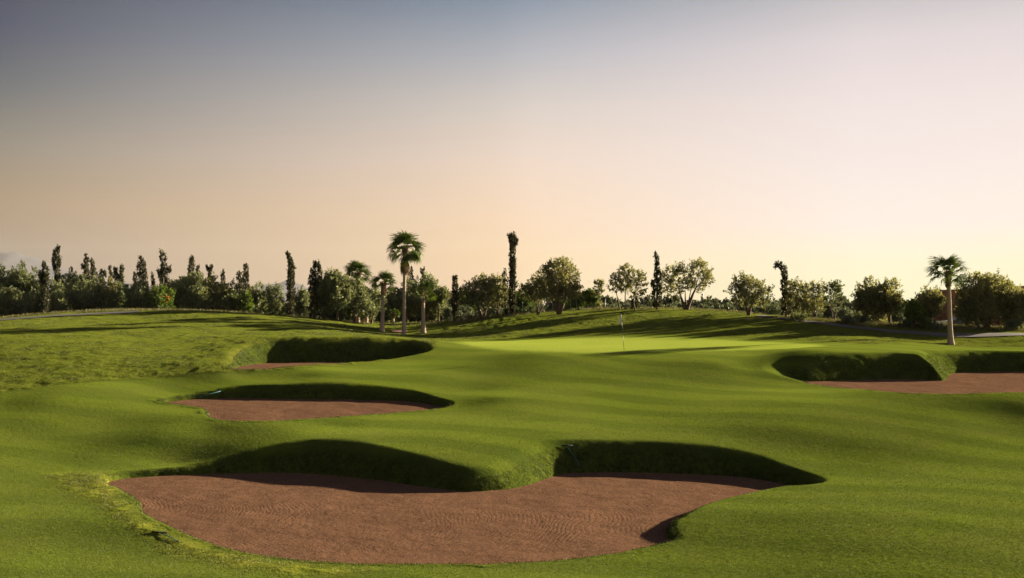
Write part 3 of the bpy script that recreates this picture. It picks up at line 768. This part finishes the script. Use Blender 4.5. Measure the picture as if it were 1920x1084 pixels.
broad_tree(1404,520,82,112,M_warm,'round leafy tree standing alone between the wide crest tree and the bent cypress',group='open trees on the crest',name='leafy_tree',
  lobes=[(-26,546,11,10),(-20,534,9,9),(-8,540,12,12),(6,530,8,8),(12,545,12,12),(28,550,9,9),(34,554,6,4),(-14,560,18,12),(4,562,20,14),(20,566,13,12),(-18,526,5,5),(-2,525,5,5),(-10,528,5,6),(18,538,5,5),(24,540,4,5)],
  stems=[(-10,560,-4,.8),(8,560,3,.8)], dens=1.15)
broad_tree(1493,530,46,111,M_warm,'leafy tree pressed against the right side of the bent cypress',group='open trees on the crest',name='leafy_tree',
  lobes=[(-8,540,9,10),(0,535,6,6),(4,552,14,14),(-6,570,16,16),(12,572,14,14),(16,545,8,9)], dens=1.2)
broad_tree(1527,533,48,110,M_warm,'tree with slanting crossed stems in the middle of the path-side clump',group='open trees on the crest',name='leafy_tree',
  lobes=[(-12,550,10,12),(0,543,9,9),(10,548,9,10),(14,540,3,8),(-4,565,16,14),(-14,582,10,10),(8,575,12,10)], stems=[(-14,572,2,.6),(6,570,4,.6),(0,560,0,.6)], dens=1.05)
broad_tree(1563,535,40,109,M_dark,'thin tree with a high rounded crown, right end of the path-side clump',group='open trees on the crest',name='leafy_tree',
  lobes=[(-6,546,8,9),(6,545,9,9),(12,553,7,8),(0,560,12,8),(-4,540,3,6),(6,538,3,5)], stems=[(4,562,6,.6),(-8,560,-4,.5)], dens=1.0)
broad_tree(1850,520,116,106,M_warm,'huge dense olive in front of the terracotta house, right of the lone palm',group='olive trees around the lawn',
  lobes=[(-35,560,18,20),(-38,585,18,18),(-12,555,22,22),(12,552,22,24),(35,560,18,20),(-20,590,26,20),(15,590,28,22),(38,588,16,16),(0,545,20,14),(-38,530,7,7),(-30,524,5,6),(-16,526,6,6),(-6,530,6,6),(-18,522,4,4),(12,528,6,8),(8,524,4,5),(28,534,6,7),(42,544,8,8),(-50,575,6,8)],
  stems=[(-10,575,-4,1.0),(14,575,6,1.0)], dens=1.35)
# bare thin tree
broad_tree(1124,530,24,118,M_warm,'sparse nearly leafless young tree on a thin straight trunk, left of the slender trio',name='young_tree',
  lobes=[(0,540,8,8),(-4,545,6,5),(3,534,4,3),(-3,534,4,4),(0,550,6,3),(0,576,2.4,2)], stems=[(0,536,0,.55)], dens=.42)
# bright small trees
def bright(u, vt, w, d, lab, m=M_bright, **k): return broad_tree(u, vt, w, d+(14 if u < 480 else 0), m, lab, name='small_green_tree', dens=1.1, hb=.2, group='small bright green trees', **k)
ot = bright(304,537,40,112.5,'round bright orange tree carrying fruit, set against the left olive row')
bright(461,553,26,114.5,'small yellow-green tree right of its darker twin in the left row')
bright(435,556,38,115,'darker small green tree left of its yellow-green twin in the left row', m=M_dark)
bright(222,550,34,113,'dull green bushy small tree left of the pale olive in the left row', m=M_dark)
bright(1712,568,32,103,'bright green small tree between the olive pair and the lone palm')
bright(1085,552,36,126,'bright layered small tree immediately right of the largest crest tree')
bright(1106,547,30,124,'flat-topped small green tree left of the nearly leafless young tree')
bright(1062,568,30,132,'low bright bush-like tree seen below the largest crest tree')
bright(977,549,34,130,'bright yellow-green tree just right of the column cypress')
bright(995,555,30,132,'dark green low tree behind the fence right of the column cypress', m=M_dark)
bright(872,553,36,134,'bright green tree seen between the juniper and the spreading olive')
bright(692,570,10,124,'tiny vivid sapling between the two half-hidden palm trunks')
gF = Geo(); random.seed(4); W_o = 40*126.5/F
for k in range(26):
    a = random.uniform(0, 6.28); e = random.uniform(-.2, 1); 
    c = Vector((math.cos(a)*W_o*.42, -abs(math.sin(a))*W_o*.42, 1.55+e*.75))
    g0 = len(gF.v); gF.tube([c+Vector((0, 0, -.06)), c+Vector((0, 0, -.03)), c+Vector((0, 0, .03)), c+Vector((0, 0, .06))], [.02, .06, .06, .02], 6)
link('orange_fruit', gF.mesh('orange_fruit', [M_fruit]), ot)

# ------------------------------------------------------------------ shrubs and the far belt
def shrub(u, vtop, w, d, m, label, name='shrub', dens=1.0, group='shrubs under the trees', leaf=.17, cat='shrub'):
    x = (u-U0)/F*d; zb = H(x, d); s = d/F; Ht = max(.5, -(vtop-V0)*s-zb); W = w*s; Lv = Leaves()
    t = thing(name, label, cat, (x, d, zb), 0, group)
    random.seed(int(u*3+d))
    for k in range(4):
        q = random.uniform(-.28, .28); r = W*random.uniform(.26, .34)
        lobe(Lv, (q*W, random.uniform(-.2, .2)*W, Ht*random.uniform(.42, .55)), (r, r, Ht*random.uniform(.42, .5)), int(20*dens*max(.6, (W*Ht)**.6)), 14, leaf, leaf*.3, spread=.1+.03*W)
    link('foliage', Lv.mesh('foliage', m), t)
    g = Geo(); g.tube([(0, 0, -.1), (.03, 0, Ht*.5)], [.05, .02], 5); g.tube([(0, 0, -.1), (-W*.15, 0, Ht*.55)], [.04, .015], 5)
    link('stem', g.mesh('stem', [M_bark]), t)
ordn = ['first','second','third','fourth','fifth','sixth','seventh','eighth','ninth','tenth','eleventh','twelfth','thirteenth','fourteenth','fifteenth','sixteenth','seventeenth','eighteenth','nineteenth','twentieth','twenty-first','twenty-second','twenty-third','twenty-fourth','twenty-fifth','twenty-sixth','twenty-seventh','twenty-eighth','twenty-ninth','thirtieth','thirty-first','thirty-second','thirty-third','thirty-fourth','thirty-fifth','thirty-sixth','thirty-seventh','thirty-eighth','thirty-ninth','fortieth','forty-first','forty-second','forty-third','forty-fourth','forty-fifth','forty-sixth']
SH = [
 (840,578,34,124,M_grey,'grey-green shrub left of the dark juniper'),
 (868,575,34,125,M_grey,'pale grey shrub right of the dark juniper'),
 (880,590,38,121,M_grey,'low spiky silver shrub at the foot of the spreading olive'),
 (930,580,36,124,M_grey,'rounded grey shrub behind the brown-tinged cypress'),
 (966,582,12,121,M_grey,'small grey shrub at the right foot of the column cypress'),
 (1448,575,34,118,M_grey,'hazy grey-green shrub left of the bent cypress'),
 (1588,582,36,118,M_grey,'rounded grey-green shrub right of the path-side clump'),
 (1612,588,30,120,M_grey,'grey-green shrub left of the slender olive of the pair'),
 (1590,606,26,106,M_grey,'low dark bush at the verge above the right path'),
 (1620,608,24,107,M_grey,'low grey cushion bush under the slender olive'),
 (1700,608,22,104,M_grey,'bluish low bush under the bright green tree'),
 (1728,596,26,102.5,M_dark,'dense dark round bush between the bright green tree and the lone palm'),
 (1755,614,22,102.5,M_grey,'bluish low bush in front of the white wall'),
 (1500,598,40,107,M_dark,'dark low undergrowth bush below the leafy tree by the path'),
 (1905,606,30,104,M_grey,'grey bush at the right edge under the fanned olive'),
]
for a in SH: shrub(*a)
random.seed(11)
us = list(range(12, 860, 29))
for i, u in enumerate(us):
    shrub(u+random.uniform(-6, 6), 562+random.uniform(-6, 10)+(12 if u > 600 else 0), 40, (144 if u < 600 else 136)+random.uniform(-2, 3), M_dark, f'dark understory bush under the left tree row, {ordn[i]} from the left', name='understory_bush', dens=.9, leaf=.26, group='understory bushes behind the left tree row')
random.seed(21)
us = [u for u in range(1094, 1790, 17)]
for i, u in enumerate(us):
    dd = 210+random.uniform(-25, 90); vt = 563+random.uniform(-5, 8)+ (4 if 1340 < u < 1400 else 0)
    shrub(u+random.uniform(-5, 5), vt, 30+random.uniform(-4, 10), dd, M_far, f'hazy distant tree beyond the crest on the right, {ordn[i]} from the left', name='distant_tree', dens=.28, leaf=.62, group='hazy distant trees beyond the crest', cat='tree')
us = [u for u in range(1100, 1700, 26)]
for i, u in enumerate(us):
    shrub(u+random.uniform(-8, 8), 573+random.uniform(-3, 5), 34, 150+random.uniform(-10, 15), M_grey, f'grey mid-distance bush showing above the crest, {ordn[i]} from the left', name='field_bush', dens=.55, leaf=.34, group='grey bushes beyond the crest')
us = [u for u in range(20, 1090, 38)]
for i, u in enumerate(us):
    shrub(u+random.uniform(-8, 8), 556+random.uniform(-4, 6), 46, 160+random.uniform(-8, 20), M_far, f'dim background tree glimpsed behind the left tree row, {ordn[i]} from the left', name='background_tree', dens=.45, leaf=.45, group='background trees behind the left row', cat='tree')

# distant wood reaching the horizon: too many to count
Lv = Leaves(); nW = 2600
wd = 330+900*rng.random(nW)**1.3; wx = (rng.random(nW)-.5)*1.3*wd
wz = height(wx, wd)
for j in range(nW): 
    hgt = 3.2+2.5*rng.random(); kk = 26
    dirs = rand_dir(kk); C = np.array([wx[j], wd[j], wz[j]+hgt*.55])+dirs*np.array([3.2, 3.2, hgt*.5])*(.6+.4*rng.random((kk, 1)))
    A_ = dirs*.7+rand_dir(kk)*.6; A_ /= np.linalg.norm(A_, axis=1, keepdims=True)
    Lv.add(C, A_, 1.9, .75, .3+.5*rng.random())
struct(link('distant_wood', Lv.mesh('distant_wood', M_far)), 'stuff', 'hazy dark wood spreading over the far plain to the horizon', 'wood')

# ------------------------------------------------------------------ grass blades (uncountable)
def blades(n, region, name, m, hgt, wid, label, keepf):
    x = region[0]+(region[1]-region[0])*rng.random(n); y_ = region[2]+(region[3]-region[2])*rng.random(n)
    k = keepf(x, y_); x = x[k]; y_ = y_[k]
    z = height(x, y_); s = np.stack([x, y_, z-.01], -1)
    N_ = len(x); L_ = hgt*(.5+rng.random(N_)); A_ = rng.normal(size=(N_, 3))*.45+np.array([0, 0, 1.]); A_ /= np.linalg.norm(A_, axis=1, keepdims=True)
    Lv = Leaves(); Lv.add(s, A_, L_, wid, .2+.6*rng.random(N_)*(.5+.5*fbm(x, y_, .8, 2, 8)))
    return Lv
def b_keep(lo, hi, bi, pw=1.0):
    P = BK[bi]['P']
    def f(x, y):
        s = sdf(P, x, y); n_ = fbm(x, y, .9, 2, 19)
        bk_ = height(x, y, True)[2]
        return ((bk_ > .35) | (s < .22)) & (s > lo) & (s < hi+.4*n_) & (rng.random(len(x)) < np.exp(-np.maximum(s, 0)/pw))
    return f
parts = []
P = BK[0]['P']; r0 = (P[:, 0].min()-4, P[:, 0].max()+4, P[:, 1].min()-2, P[:, 1].max()+4.5)
L1 = blades(420000, r0, '', None, .06, .008, '', b_keep(.0, 4.0, 0, 2.2))
for bi, nn, hh, ww in ((1, 260000, .065, .010), (2, 260000, .07, .012), (3, 320000, .07, .011)):
    P = BK[bi]['P']; rr = (P[:, 0].min()-4, P[:, 0].max()+3, P[:, 1].min()-1.5, P[:, 1].max()+5)
    q = blades(nn, rr, '', None, hh, ww, '', b_keep(0, 4, bi, 2.2)); L1.V += q.V; L1.T += q.T
struct(link('bank_grass', L1.mesh('bank_grass', M_turfblade)), 'stuff', 'short shaggy grass growing on the steep bunker banks', 'grass')
Pf = FRG
L2 = blades(150000, (Pf[:, 0].min(), Pf[:, 0].max(), Pf[:, 1].min(), Pf[:, 1].max()), '', None, .05, .007, '', lambda x, y: (sdf(Pf, x, y)+.9*fbm(x, y, .9, 3, 23)+.8*rng.random(len(x)) < .1) & (sdf(BK[0]['P'], x, y) > .02))
struct(link('fringe_grass', L2.mesh('fringe_grass', M_turfdry)), 'stuff', 'longer yellowing grass along the front bunker rim', 'grass')
# mown blades near the viewpoint
def mown(x, y):
    return (np.abs(x) < .60*y+4) & (sdf(BK[0]['P'], x, y) > .05) & (rng.random(len(x)) < np.clip((64-y)/24, 0, 1))
L5 = blades(1000000, (-36, 36, 28, 64), '', None, .034, .0055, '', mown)
struct(link('mown_grass', L5.mesh('mown_grass', M_mownblade)), 'stuff', 'closely mown fairway grass in the foreground', 'grass')
# dry verge below the trees
def verge(x, y):
    c = 116+2.5*fbm(x, y*0, 14, 2, 3)
    return (np.abs(y-c) < 3+fbm(x, y, 3, 2, 4)) 
L3 = blades(90000, (-60, 60, 109, 124), '', None, .24, .016, '', lambda x, y: ((x < -30) & (y > 111+.09*(x+60)) | (x > -30) & (y > 118)) & (fbm(x, y, 2.2, 2, 12) > -.25))
q = blades(26000, (22, 56, 101.5, 110), '', None, .28, .018, '', lambda x, y: y > np.interp(x, [22, 27, 33, 39, 60], [113, 109, 105.5, 102.5, 103])); L3.V += q.V; L3.T += q.T
struct(link('dry_grass', L3.mesh('dry_grass', M_straw)), 'stuff', 'tall dry yellow grass on the verge below the trees', 'grass')
# tussocks over the mounds
def tus(x, y):
    return (sdf(MOUND, x, y) < -.5) & (sdf(GREEN, x, y) > .8) & (fbm(x, y, 1.6, 3, 55) > .1)
L4 = blades(420000, (-50, 50, 62, 121), '', None, .07, .013, '', tus)
struct(link('rough_grass', L4.mesh('rough_grass', M_turfblade)), 'stuff', 'uneven clumps of rough grass over the mounds', 'grass')

# ------------------------------------------------------------------ flag
p = hit(1170, 655); s = p.y/F
fl = thing('golf_flag', 'white flag hanging limp on a thin pole planted in the green', 'flag', p)
ph = 65*s; lean = -5*s
def pole_at(q): return Vector((lean*q, 0, ph*q))
g = Geo()
for k in range(5): g.tube([pole_at(k/5), pole_at((k+1)/5)], [.013, .013], 8)
link('pole', g.mesh('pole', [M_steel], True), fl)
g = Geo()
for k in (0, 2): g.tube([pole_at(k/5+.02), pole_at((k+1)/5)], [.0165, .0165], 8)
link('pole_band', g.mesh('pole_band', [M_black], True), fl)
vs = []; fs = []; nr = 12
for i in range(nr+1):
    q = i/nr; zt = 1-q*.30; wv = math.sin(math.pi*min(1, q*1.0)**.8)
    wpx = np.interp(q, [0, .2, .45, .7, .85, 1], [1.8, 3.2, 5.0, 6.4, 4.4, 1.4])
    for j in range(7):
        t_ = j/6; b_ = pole_at(zt)
        vs.append((b_.x+.012-wpx*s*t_, b_.y+.05*math.sin(t_*9+q*3)*(.3+t_), b_.z-.04*t_*wpx*s*3*0-.02*math.sin(t_*6)))
for i in range(nr):
    for j in range(6): a = i*7+j; fs.append((a, a+1, a+8, a+7))
fm = new_mesh('flag_cloth', vs, fs, [M_white], None, True)
fo = link('flag_cloth', fm, fl); md = fo.modifiers.new('thick', 'SOLIDIFY'); md.thickness = .006
g = Geo(); g.tube([(0, 0, -.02), (0, 0, .012)], [.055, .055], 16); link('cup', g.mesh('cup', [M_black]), fl)

# ------------------------------------------------------------------ rakes
def rake(a, b, h0, h1, label, tine=.09, lift=.03):
    """a: head middle, b: handle end, h0/h1: head ends — all photo pixels on the surface"""
    A = hit(*a); B = hit(*b); P0 = hit(*h0); P1 = hit(*h1)
    for q in (A, B, P0, P1): q.z += lift
    ax = (P1-P0); ax = ax.normalized(); C0 = A-ax*.31; C1 = A+ax*.31
    for q in (C0, C1): q.z = H(q.x, q.y)+lift+.02
    hv = (B-A); hl = min(1.75, hv.length); hd = hv.normalized()
    t = thing('bunker_rake', label, 'rake', A, 0, 'bunker rakes')
    g = Geo(); g.tube([C0-A, C1-A], [.028, .028], 8); n_ = 16
    for k in range(n_):
        q = (C0-A).lerp(C1-A, (k+.5)/n_); g.tube([q, q+Vector((0, .02, tine))], [.009, .005], 4)
    link('head', g.mesh('head', [M_black], True), t)
    g = Geo(); g.tube([Vector((0, 0, .01)), hd*hl*.5+Vector((0, 0, .03)), hd*hl*.9], [.017, .016, .016], 8)
    link('handle', g.mesh('handle', [M_teal], True), t)
    g = Geo(); g.tube([hd*hl*.9, hd*hl], [.021, .021], 8); link('grip', g.mesh('grip', [M_black], True), t)
rake((299, 1001), (335, 1018), (283, 1000), (316, 1003), 'rake with teal handle on the grass at the lower left rim of front bunker')
rake((1063, 838), (1091, 880), (1052, 838), (1074, 837), 'rake lying head-up on the shaded bank right of the grass nose in the front bunker', tine=.03)
rake((414, 734.5), (371, 747), (410, 731), (420, 739), 'rake with teal handle on the left end of the shaded bank of the middle bunker', tine=.03)

# pinkish cover beside the palm
pc = hit(749, 621.5); g = Geo()
vs = [(math.cos(a)*.85*(1+.06*math.sin(3*a)), math.sin(a)*1.3, 0) for a in np.linspace(0, 6.283, 25)[:-1]]
vs = [(pc.x+v[0], pc.y+v[1], H(pc.x+v[0], pc.y+v[1])+.05) for v in vs]
g.add(vs, [tuple(range(24))]); struct(link('bare_soil', g.mesh('bare_soil', [M_pink])))

# ------------------------------------------------------------------ wire fence on the crest
fx = [(980+11.5*k) for k in range(15)]
fn = thing('wire_fence', 'thin wire fence with pale posts crossing behind the largest crest tree', 'fence', ((fx[0]-U0)/F*122, 122, H((fx[0]-U0)/F*122, 122)))
o0 = fn.location.copy(); tops = []
for k, u in enumerate(fx):
    x_ = (u-U0)/F*122; z_ = H(x_, 122+k*.3); g = Geo(); g.tube([(0, 0, -.2), (0, 0, 1.35)], [.03, .03], 6)
    po = link('post', g.mesh('post', [M_steel], True), fn, Vector((x_, 122+k*.3, z_))-o0); tops.append(Vector((x_, 122+k*.3, z_))-o0)
g = Geo()
for hh in (.35, .8, 1.25): g.tube([q+Vector((0, 0, hh)) for q in tops], [.006]*len(tops), 4)
link('wire', g.mesh('wire', [M_steel]), fn)

# ------------------------------------------------------------------ houses
def house(u0, u1, vt, d, label, m, chimneys=(), steps=(), windows=(), roofm=None):
    xc = ((u0+u1)/2-U0)/F*d; zb = H(xc, d)-.3; s = d/F; w = (u1-u0)*s; h = -(vt-V0)*s-zb
    t = thing('house', label, 'house', (xc, d, zb), 0, None); dep = 8.0
    nb = Geo(); nb.box((0, dep/2, h/2), (w, dep, h))
    for (a0, a1, v_) in steps:
        h2 = -(v_-V0)*s-zb; x0 = (a0-U0)*s-xc; x1 = (a1-U0)*s-xc
        nb.box(((x0+x1)/2, dep/2+.4, h2/2), (x1-x0, dep-.9, h2))
    link('wall', nb.mesh('wall', [m]), t)
    g = Geo(); g.box((0, dep/2, h+.06), (w+.25, dep+.25, .14))
    for (a0, a1, v_) in steps:
        h2 = -(v_-V0)*s-zb; x0 = (a0-U0)*s-xc; x1 = (a1-U0)*s-xc
        g.box(((x0+x1)/2, dep/2+.4, h2+.06), (x1-x0+.2, dep-.7, .13))
    link('parapet', g.mesh('parapet', [roofm or M_pink]), t)
    for (cu, cv, cw) in chimneys:
        x0 = (cu-U0)*s-xc; zt = -(cv-V0)*s-zb; g = Geo()
        g.box((x0, 2.0, zt/2+1), (cw*s, cw*s, zt-2-.35)); ch = link('chimney', g.mesh('chimney', [m]), t)
        g = Geo(); g.box((x0, 2.0, zt), (cw*s*1.5, cw*s*1.5, .12))
        g.add([(x0-cw*s*.75, 2-cw*s*.75, zt+.061), (x0+cw*s*.75, 2-cw*s*.75, zt+.061), (x0+cw*s*.75, 2+cw*s*.75, zt+.061), (x0-cw*s*.75, 2+cw*s*.75, zt+.061), (x0, 2, zt+.3)], [(0, 1, 4), (1, 2, 4), (2, 3, 4), (3, 0, 4)])
        for dx in (-1, 1):
            for dy in (-1, 1): g.box((x0+dx*cw*s*.4, 2+dy*cw*s*.4, zt-.21), (.09, .09, .30))
        link('chimney_cap', g.mesh('chimney_cap', [m]), t)
    for wx_ in windows:
        x0 = wx_*w; fr = Geo(); fr.box((x0, -.03, h*.45), (1.3, .1, 1.3)); wf = link('window', fr.mesh('window', [M_white]), t)
        pn = Geo(); pn.box((x0, -.075, h*.45), (1.1, .03, 1.1)); link('pane', pn.mesh('pane', [M_glassdark]), wf)
    return t
house(1786, 1880, 544.5, 150, 'terracotta house with flat roof and capped chimney behind the huge olive', M_terra, chimneys=((1899, 527.5, 8.5),), steps=((1874, 1990, 537.5),), windows=(-.25, .1))
house(560, 584, 548, 210, 'small terracotta house end showing between the column cypress and weeping conifer', M_terra, windows=(.2,))
house(836, 862, 551, 230, 'pale pink flat house with a square chimney left of the juniper', M_pink, chimneys=((847.5, 547, 3.4),), windows=(.1,))
house(864, 886, 553, 260, 'low pinkish house with a small red chimney seen under the juniper arm', M_terra, chimneys=((871, 547, 3),))
house(708, 720, 548, 220, 'sliver of a pinkish house behind the leaning palm', M_pink)
house(1295, 1306, 563, 330, 'tiny brown house on the horizon under the wide crest tree', M_terra)
# white mast
d_ = 420; x_ = (1317-U0)/F*d_; zb = H(x_, d_); s = d_/F
t = thing('chimney_stack', 'thin pale tower on the horizon right of the wide crest tree', 'tower', (x_, d_, zb)); g = Geo()
hh = -(553-V0)*s-zb; g.tube([(0, 0, -1), (0, 0, hh)], [.42, .32], 12); link('shaft', g.mesh('shaft', [M_white], True), t)
g = Geo(); g.tube([(0, 0, hh), (0, 0, hh+.4)], [.45, .45], 12); link('cap', g.mesh('cap', [M_steel], True), t)

# white garden wall and railings on the right
def wall(u0, u1, vt, vb, d, label, rails=False):
    xc = ((u0+u1)/2-U0)/F*d; s = d/F; zb = H(xc, d); h = -(vt-V0)*s-zb; w = (u1-u0)*s
    t = thing('garden_wall', label, 'wall', (xc, d, zb)); g = Geo(); g.box((0, 0, h/2-.1), (w, .2, h+.2 if not rails else h*.7)); link('panel', g.mesh('panel', [M_white]), t)
    g = Geo()
    n_ = max(3, int(w/.9)) 
    for k in range(n_+1): 
        g = Geo(); g.box((-w/2+w*k/n_, -.16, h/2+.03), (.09, .09, h+.1)); link('post', g.mesh('post', [M_steel if rails else M_white]), t)
    if rails:
        g = Geo(); g.box((0, -.225, h), (w, .035, .05)); g.box((0, -.225, h*.8), (w, .035, .05)); link('rail', g.mesh('rail', [M_black]), t)
wall(1686, 1724, 602, 612, 114, 'low white wall with dark rails under the bright green tree', True)
wall(1748, 1776, 602, 618, 112, 'white panelled wall just left of the lone palm trunk')
# car half hidden behind the palm
cx = (1806-U0)/F*118; cz = H(cx, 118)
car = thing('parked_car', 'dark parked car mostly hidden between the lone palm and the huge olive', 'car', (cx, 118, cz))
prof = [(-2.1, .35), (-2.1, .75), (-1.95, .9), (-1.2, .98), (-.65, 1.42), (.75, 1.44), (1.5, 1.0), (2.05, .92), (2.15, .6), (2.1, .35)]
g = Geo(); n_ = len(prof); vs = [(x0, -.85*(.85 if z0 > 1.2 else 1), z0) for x0, z0 in prof]+[(x0, .85*(.85 if z0 > 1.2 else 1), z0) for x0, z0 in prof]
g.add(vs, [tuple(range(n_)), tuple(range(2*n_-1, n_-1, -1))]+[(i, i+n_, (i+1) % n_+n_, (i+1) % n_) for i in range(n_)])
link('body', g.mesh('body', [M_carpaint]), car)
for (a0, a1, b0, b1) in ((-1.0, .0, -.6, .0), (.08, 1.25, .08, .7)):
    g = Geo(); g.add([(a0, -.87, 1.0), (a1, -.87, 1.0), (b1, -.745, 1.38), (b0, -.745, 1.38)], [(0, 1, 2, 3)]); link('side_window', g.mesh('side_window', [M_glassdark]), car)
for wx_ in (-1.35, 1.35):
    for wy in (-.8, .8):
        g = Geo(); g.tube([(wx_, wy-.1, .32), (wx_, wy+.1, .32)], [.32, .32], 16); wh = link('wheel', g.mesh('wheel', [M_black], True), car)
        g = Geo(); g.tube([(wx_, wy-.11 if wy < 0 else wy+.1, .32), (wx_, wy-.1 if wy < 0 else wy+.11, .32)], [.2, .2], 12); link('rim', g.mesh('rim', [M_steel]), wh)

# ------------------------------------------------------------------ mountains
M_mount = simple('mountain_rock', (.055, .055, .065), .95, .2, .002)
def mountain(D, prof, name):
    us = np.linspace(prof[0][0], prof[-1][0], 160); vs_ = np.interp(us, [p[0] for p in prof], [p[1] for p in prof])
    hh = (V0-vs_)/F*D+fbm(us, us*0, 18, 3, 2)*D*.0012
    rows = []; nr = 24
    for j in range(nr):
        q = j/(nr-1)*2-1; yy = D+q*D*.16; k = np.clip(1-abs(q)**1.3, 0, 1)
        xx = (us-U0)/F*D
        zz = -12+(hh+12)*k*(1+.14*fbm(xx/(D*.03), np.full_like(xx, yy)/(D*.03), 1, 3, 6)*(abs(q) > .02))
        rows.append(np.stack([xx, np.full_like(xx, yy), zz], -1))
    Vm = np.concatenate(rows); ix = np.arange(len(Vm)).reshape(nr, 160)
    f = np.stack([ix[:-1, :-1], ix[:-1, 1:], ix[1:, 1:], ix[1:, :-1]], -1).reshape(-1, 4)
    struct(link(name, new_mesh(name, Vm, f, [M_mount], None, True)))
mountain(13500, [(-700,560),(-500,500),(-300,520),(-120,478),(-60,490),(5,478),(38,475),(60,480),(95,500),(140,515),(190,528),(230,520),(250,528),(300,540),(360,532),(420,545),(500,534),(540,532),(590,545),(680,560),(760,577)], 'mountain')

# ------------------------------------------------------------------ light, sky, camera
SUN_AZ = 63.5; SUN_EL = 12.8
EXPO = 2.2
sd_ = Vector((math.sin(R(SUN_AZ))*math.cos(R(SUN_EL)), math.cos(R(SUN_AZ))*math.cos(R(SUN_EL)), math.sin(R(SUN_EL))))
sl = bpy.data.lights.new('sun', 'SUN'); sl.energy = 4.6; sl.angle = R(.8); sl.color = (1.0, .84, .58)
so = link('sun', sl); so.rotation_euler = sd_.to_track_quat('Z', 'Y').to_euler()

w = bpy.data.worlds.new('World'); scene.world = w; w.use_nodes = True; nt = w.node_tree; nt.nodes.clear(); N = NT(nt)
out = N.n('ShaderNodeOutputWorld'); bg = N.n('ShaderNodeBackground')
tc = N.n('ShaderNodeTexCoord').outputs['Generated']
nv = N.n('ShaderNodeVectorMath', operation='NORMALIZE'); N.set(nv.inputs[0], tc)
sp = N.n('ShaderNodeSeparateXYZ'); N.set(sp.inputs[0], nv.outputs[0])
az = N.math('ARCTAN2', sp.outputs[0], sp.outputs[1])
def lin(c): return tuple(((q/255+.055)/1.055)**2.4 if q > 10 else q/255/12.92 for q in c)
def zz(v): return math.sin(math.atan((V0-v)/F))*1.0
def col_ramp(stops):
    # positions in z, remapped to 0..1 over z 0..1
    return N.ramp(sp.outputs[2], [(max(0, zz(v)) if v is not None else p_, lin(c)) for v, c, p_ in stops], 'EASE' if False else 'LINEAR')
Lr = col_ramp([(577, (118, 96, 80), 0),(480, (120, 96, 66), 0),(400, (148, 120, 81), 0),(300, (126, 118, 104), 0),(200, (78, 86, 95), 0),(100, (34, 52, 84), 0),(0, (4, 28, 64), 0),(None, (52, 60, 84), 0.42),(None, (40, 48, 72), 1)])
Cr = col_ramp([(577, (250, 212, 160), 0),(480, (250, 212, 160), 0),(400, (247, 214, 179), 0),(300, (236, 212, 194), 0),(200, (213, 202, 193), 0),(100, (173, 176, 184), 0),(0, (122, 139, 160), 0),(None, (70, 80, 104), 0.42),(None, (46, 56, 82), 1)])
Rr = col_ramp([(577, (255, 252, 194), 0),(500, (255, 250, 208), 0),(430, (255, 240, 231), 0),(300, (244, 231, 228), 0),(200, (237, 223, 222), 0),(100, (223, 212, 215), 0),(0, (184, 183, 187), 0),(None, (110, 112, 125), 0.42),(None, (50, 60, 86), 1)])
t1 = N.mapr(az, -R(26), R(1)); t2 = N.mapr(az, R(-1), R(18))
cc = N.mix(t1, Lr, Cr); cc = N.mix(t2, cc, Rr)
sky = N.n('ShaderNodeTexSky', sky_type='NISHITA'); sky.sun_disc = False; sky.sun_elevation = R(SUN_EL); sky.sun_rotation = R(SUN_AZ)
sky.air_density = 1.2; sky.dust_density = 3.0
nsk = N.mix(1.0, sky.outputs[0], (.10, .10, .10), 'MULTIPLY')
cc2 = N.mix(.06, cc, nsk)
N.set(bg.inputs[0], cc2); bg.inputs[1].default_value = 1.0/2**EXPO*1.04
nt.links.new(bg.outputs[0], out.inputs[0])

cam = bpy.data.cameras.new('camera'); co = link('camera', cam); scene.camera = co
cam.sensor_width = 36; cam.lens = 36*F/1920; cam.clip_end = 30000; cam.clip_start = .5
co.location = (0, 0, 0); co.rotation_euler = (R(90), 0, 0)
cam.shift_y = (V0-542)/1920.0
# camera level; the frame is shifted so the horizon sits a little under the middle

USE_HAZE = True
if USE_HAZE:
    g = Geo(); g.box((0, 7700, 440), (26000, 17000, 960))
    hz = link('haze', g.mesh('haze')); struct(hz, 'stuff')
    m, ntm, o_ = mat('haze_air'); vN = NT(ntm); pv = vN.n('ShaderNodeVolumePrincipled')
    pv.inputs['Density'].default_value = .000025; vN.set(pv.inputs['Color'], (.62, .62, .70)); pv.inputs['Anisotropy'].default_value = .0
    ntm.links.new(pv.outputs[0], o_.inputs['Volume']); hz.data.materials.append(m)

scene.render.engine = 'CYCLES'
scene.cycles.use_denoising = True; scene.cycles.denoising_prefilter = 'ACCURATE'
scene.cycles.max_bounces = 6; scene.cycles.diffuse_bounces = 3; scene.cycles.transparent_max_bounces = 8
scene.cycles.sample_clamp_indirect = 4.0
vs = scene.view_settings; vs.view_transform = 'Standard'; vs.look = 'None'; vs.exposure = EXPO; vs.gamma = 1.0
vs.use_curve_mapping = False
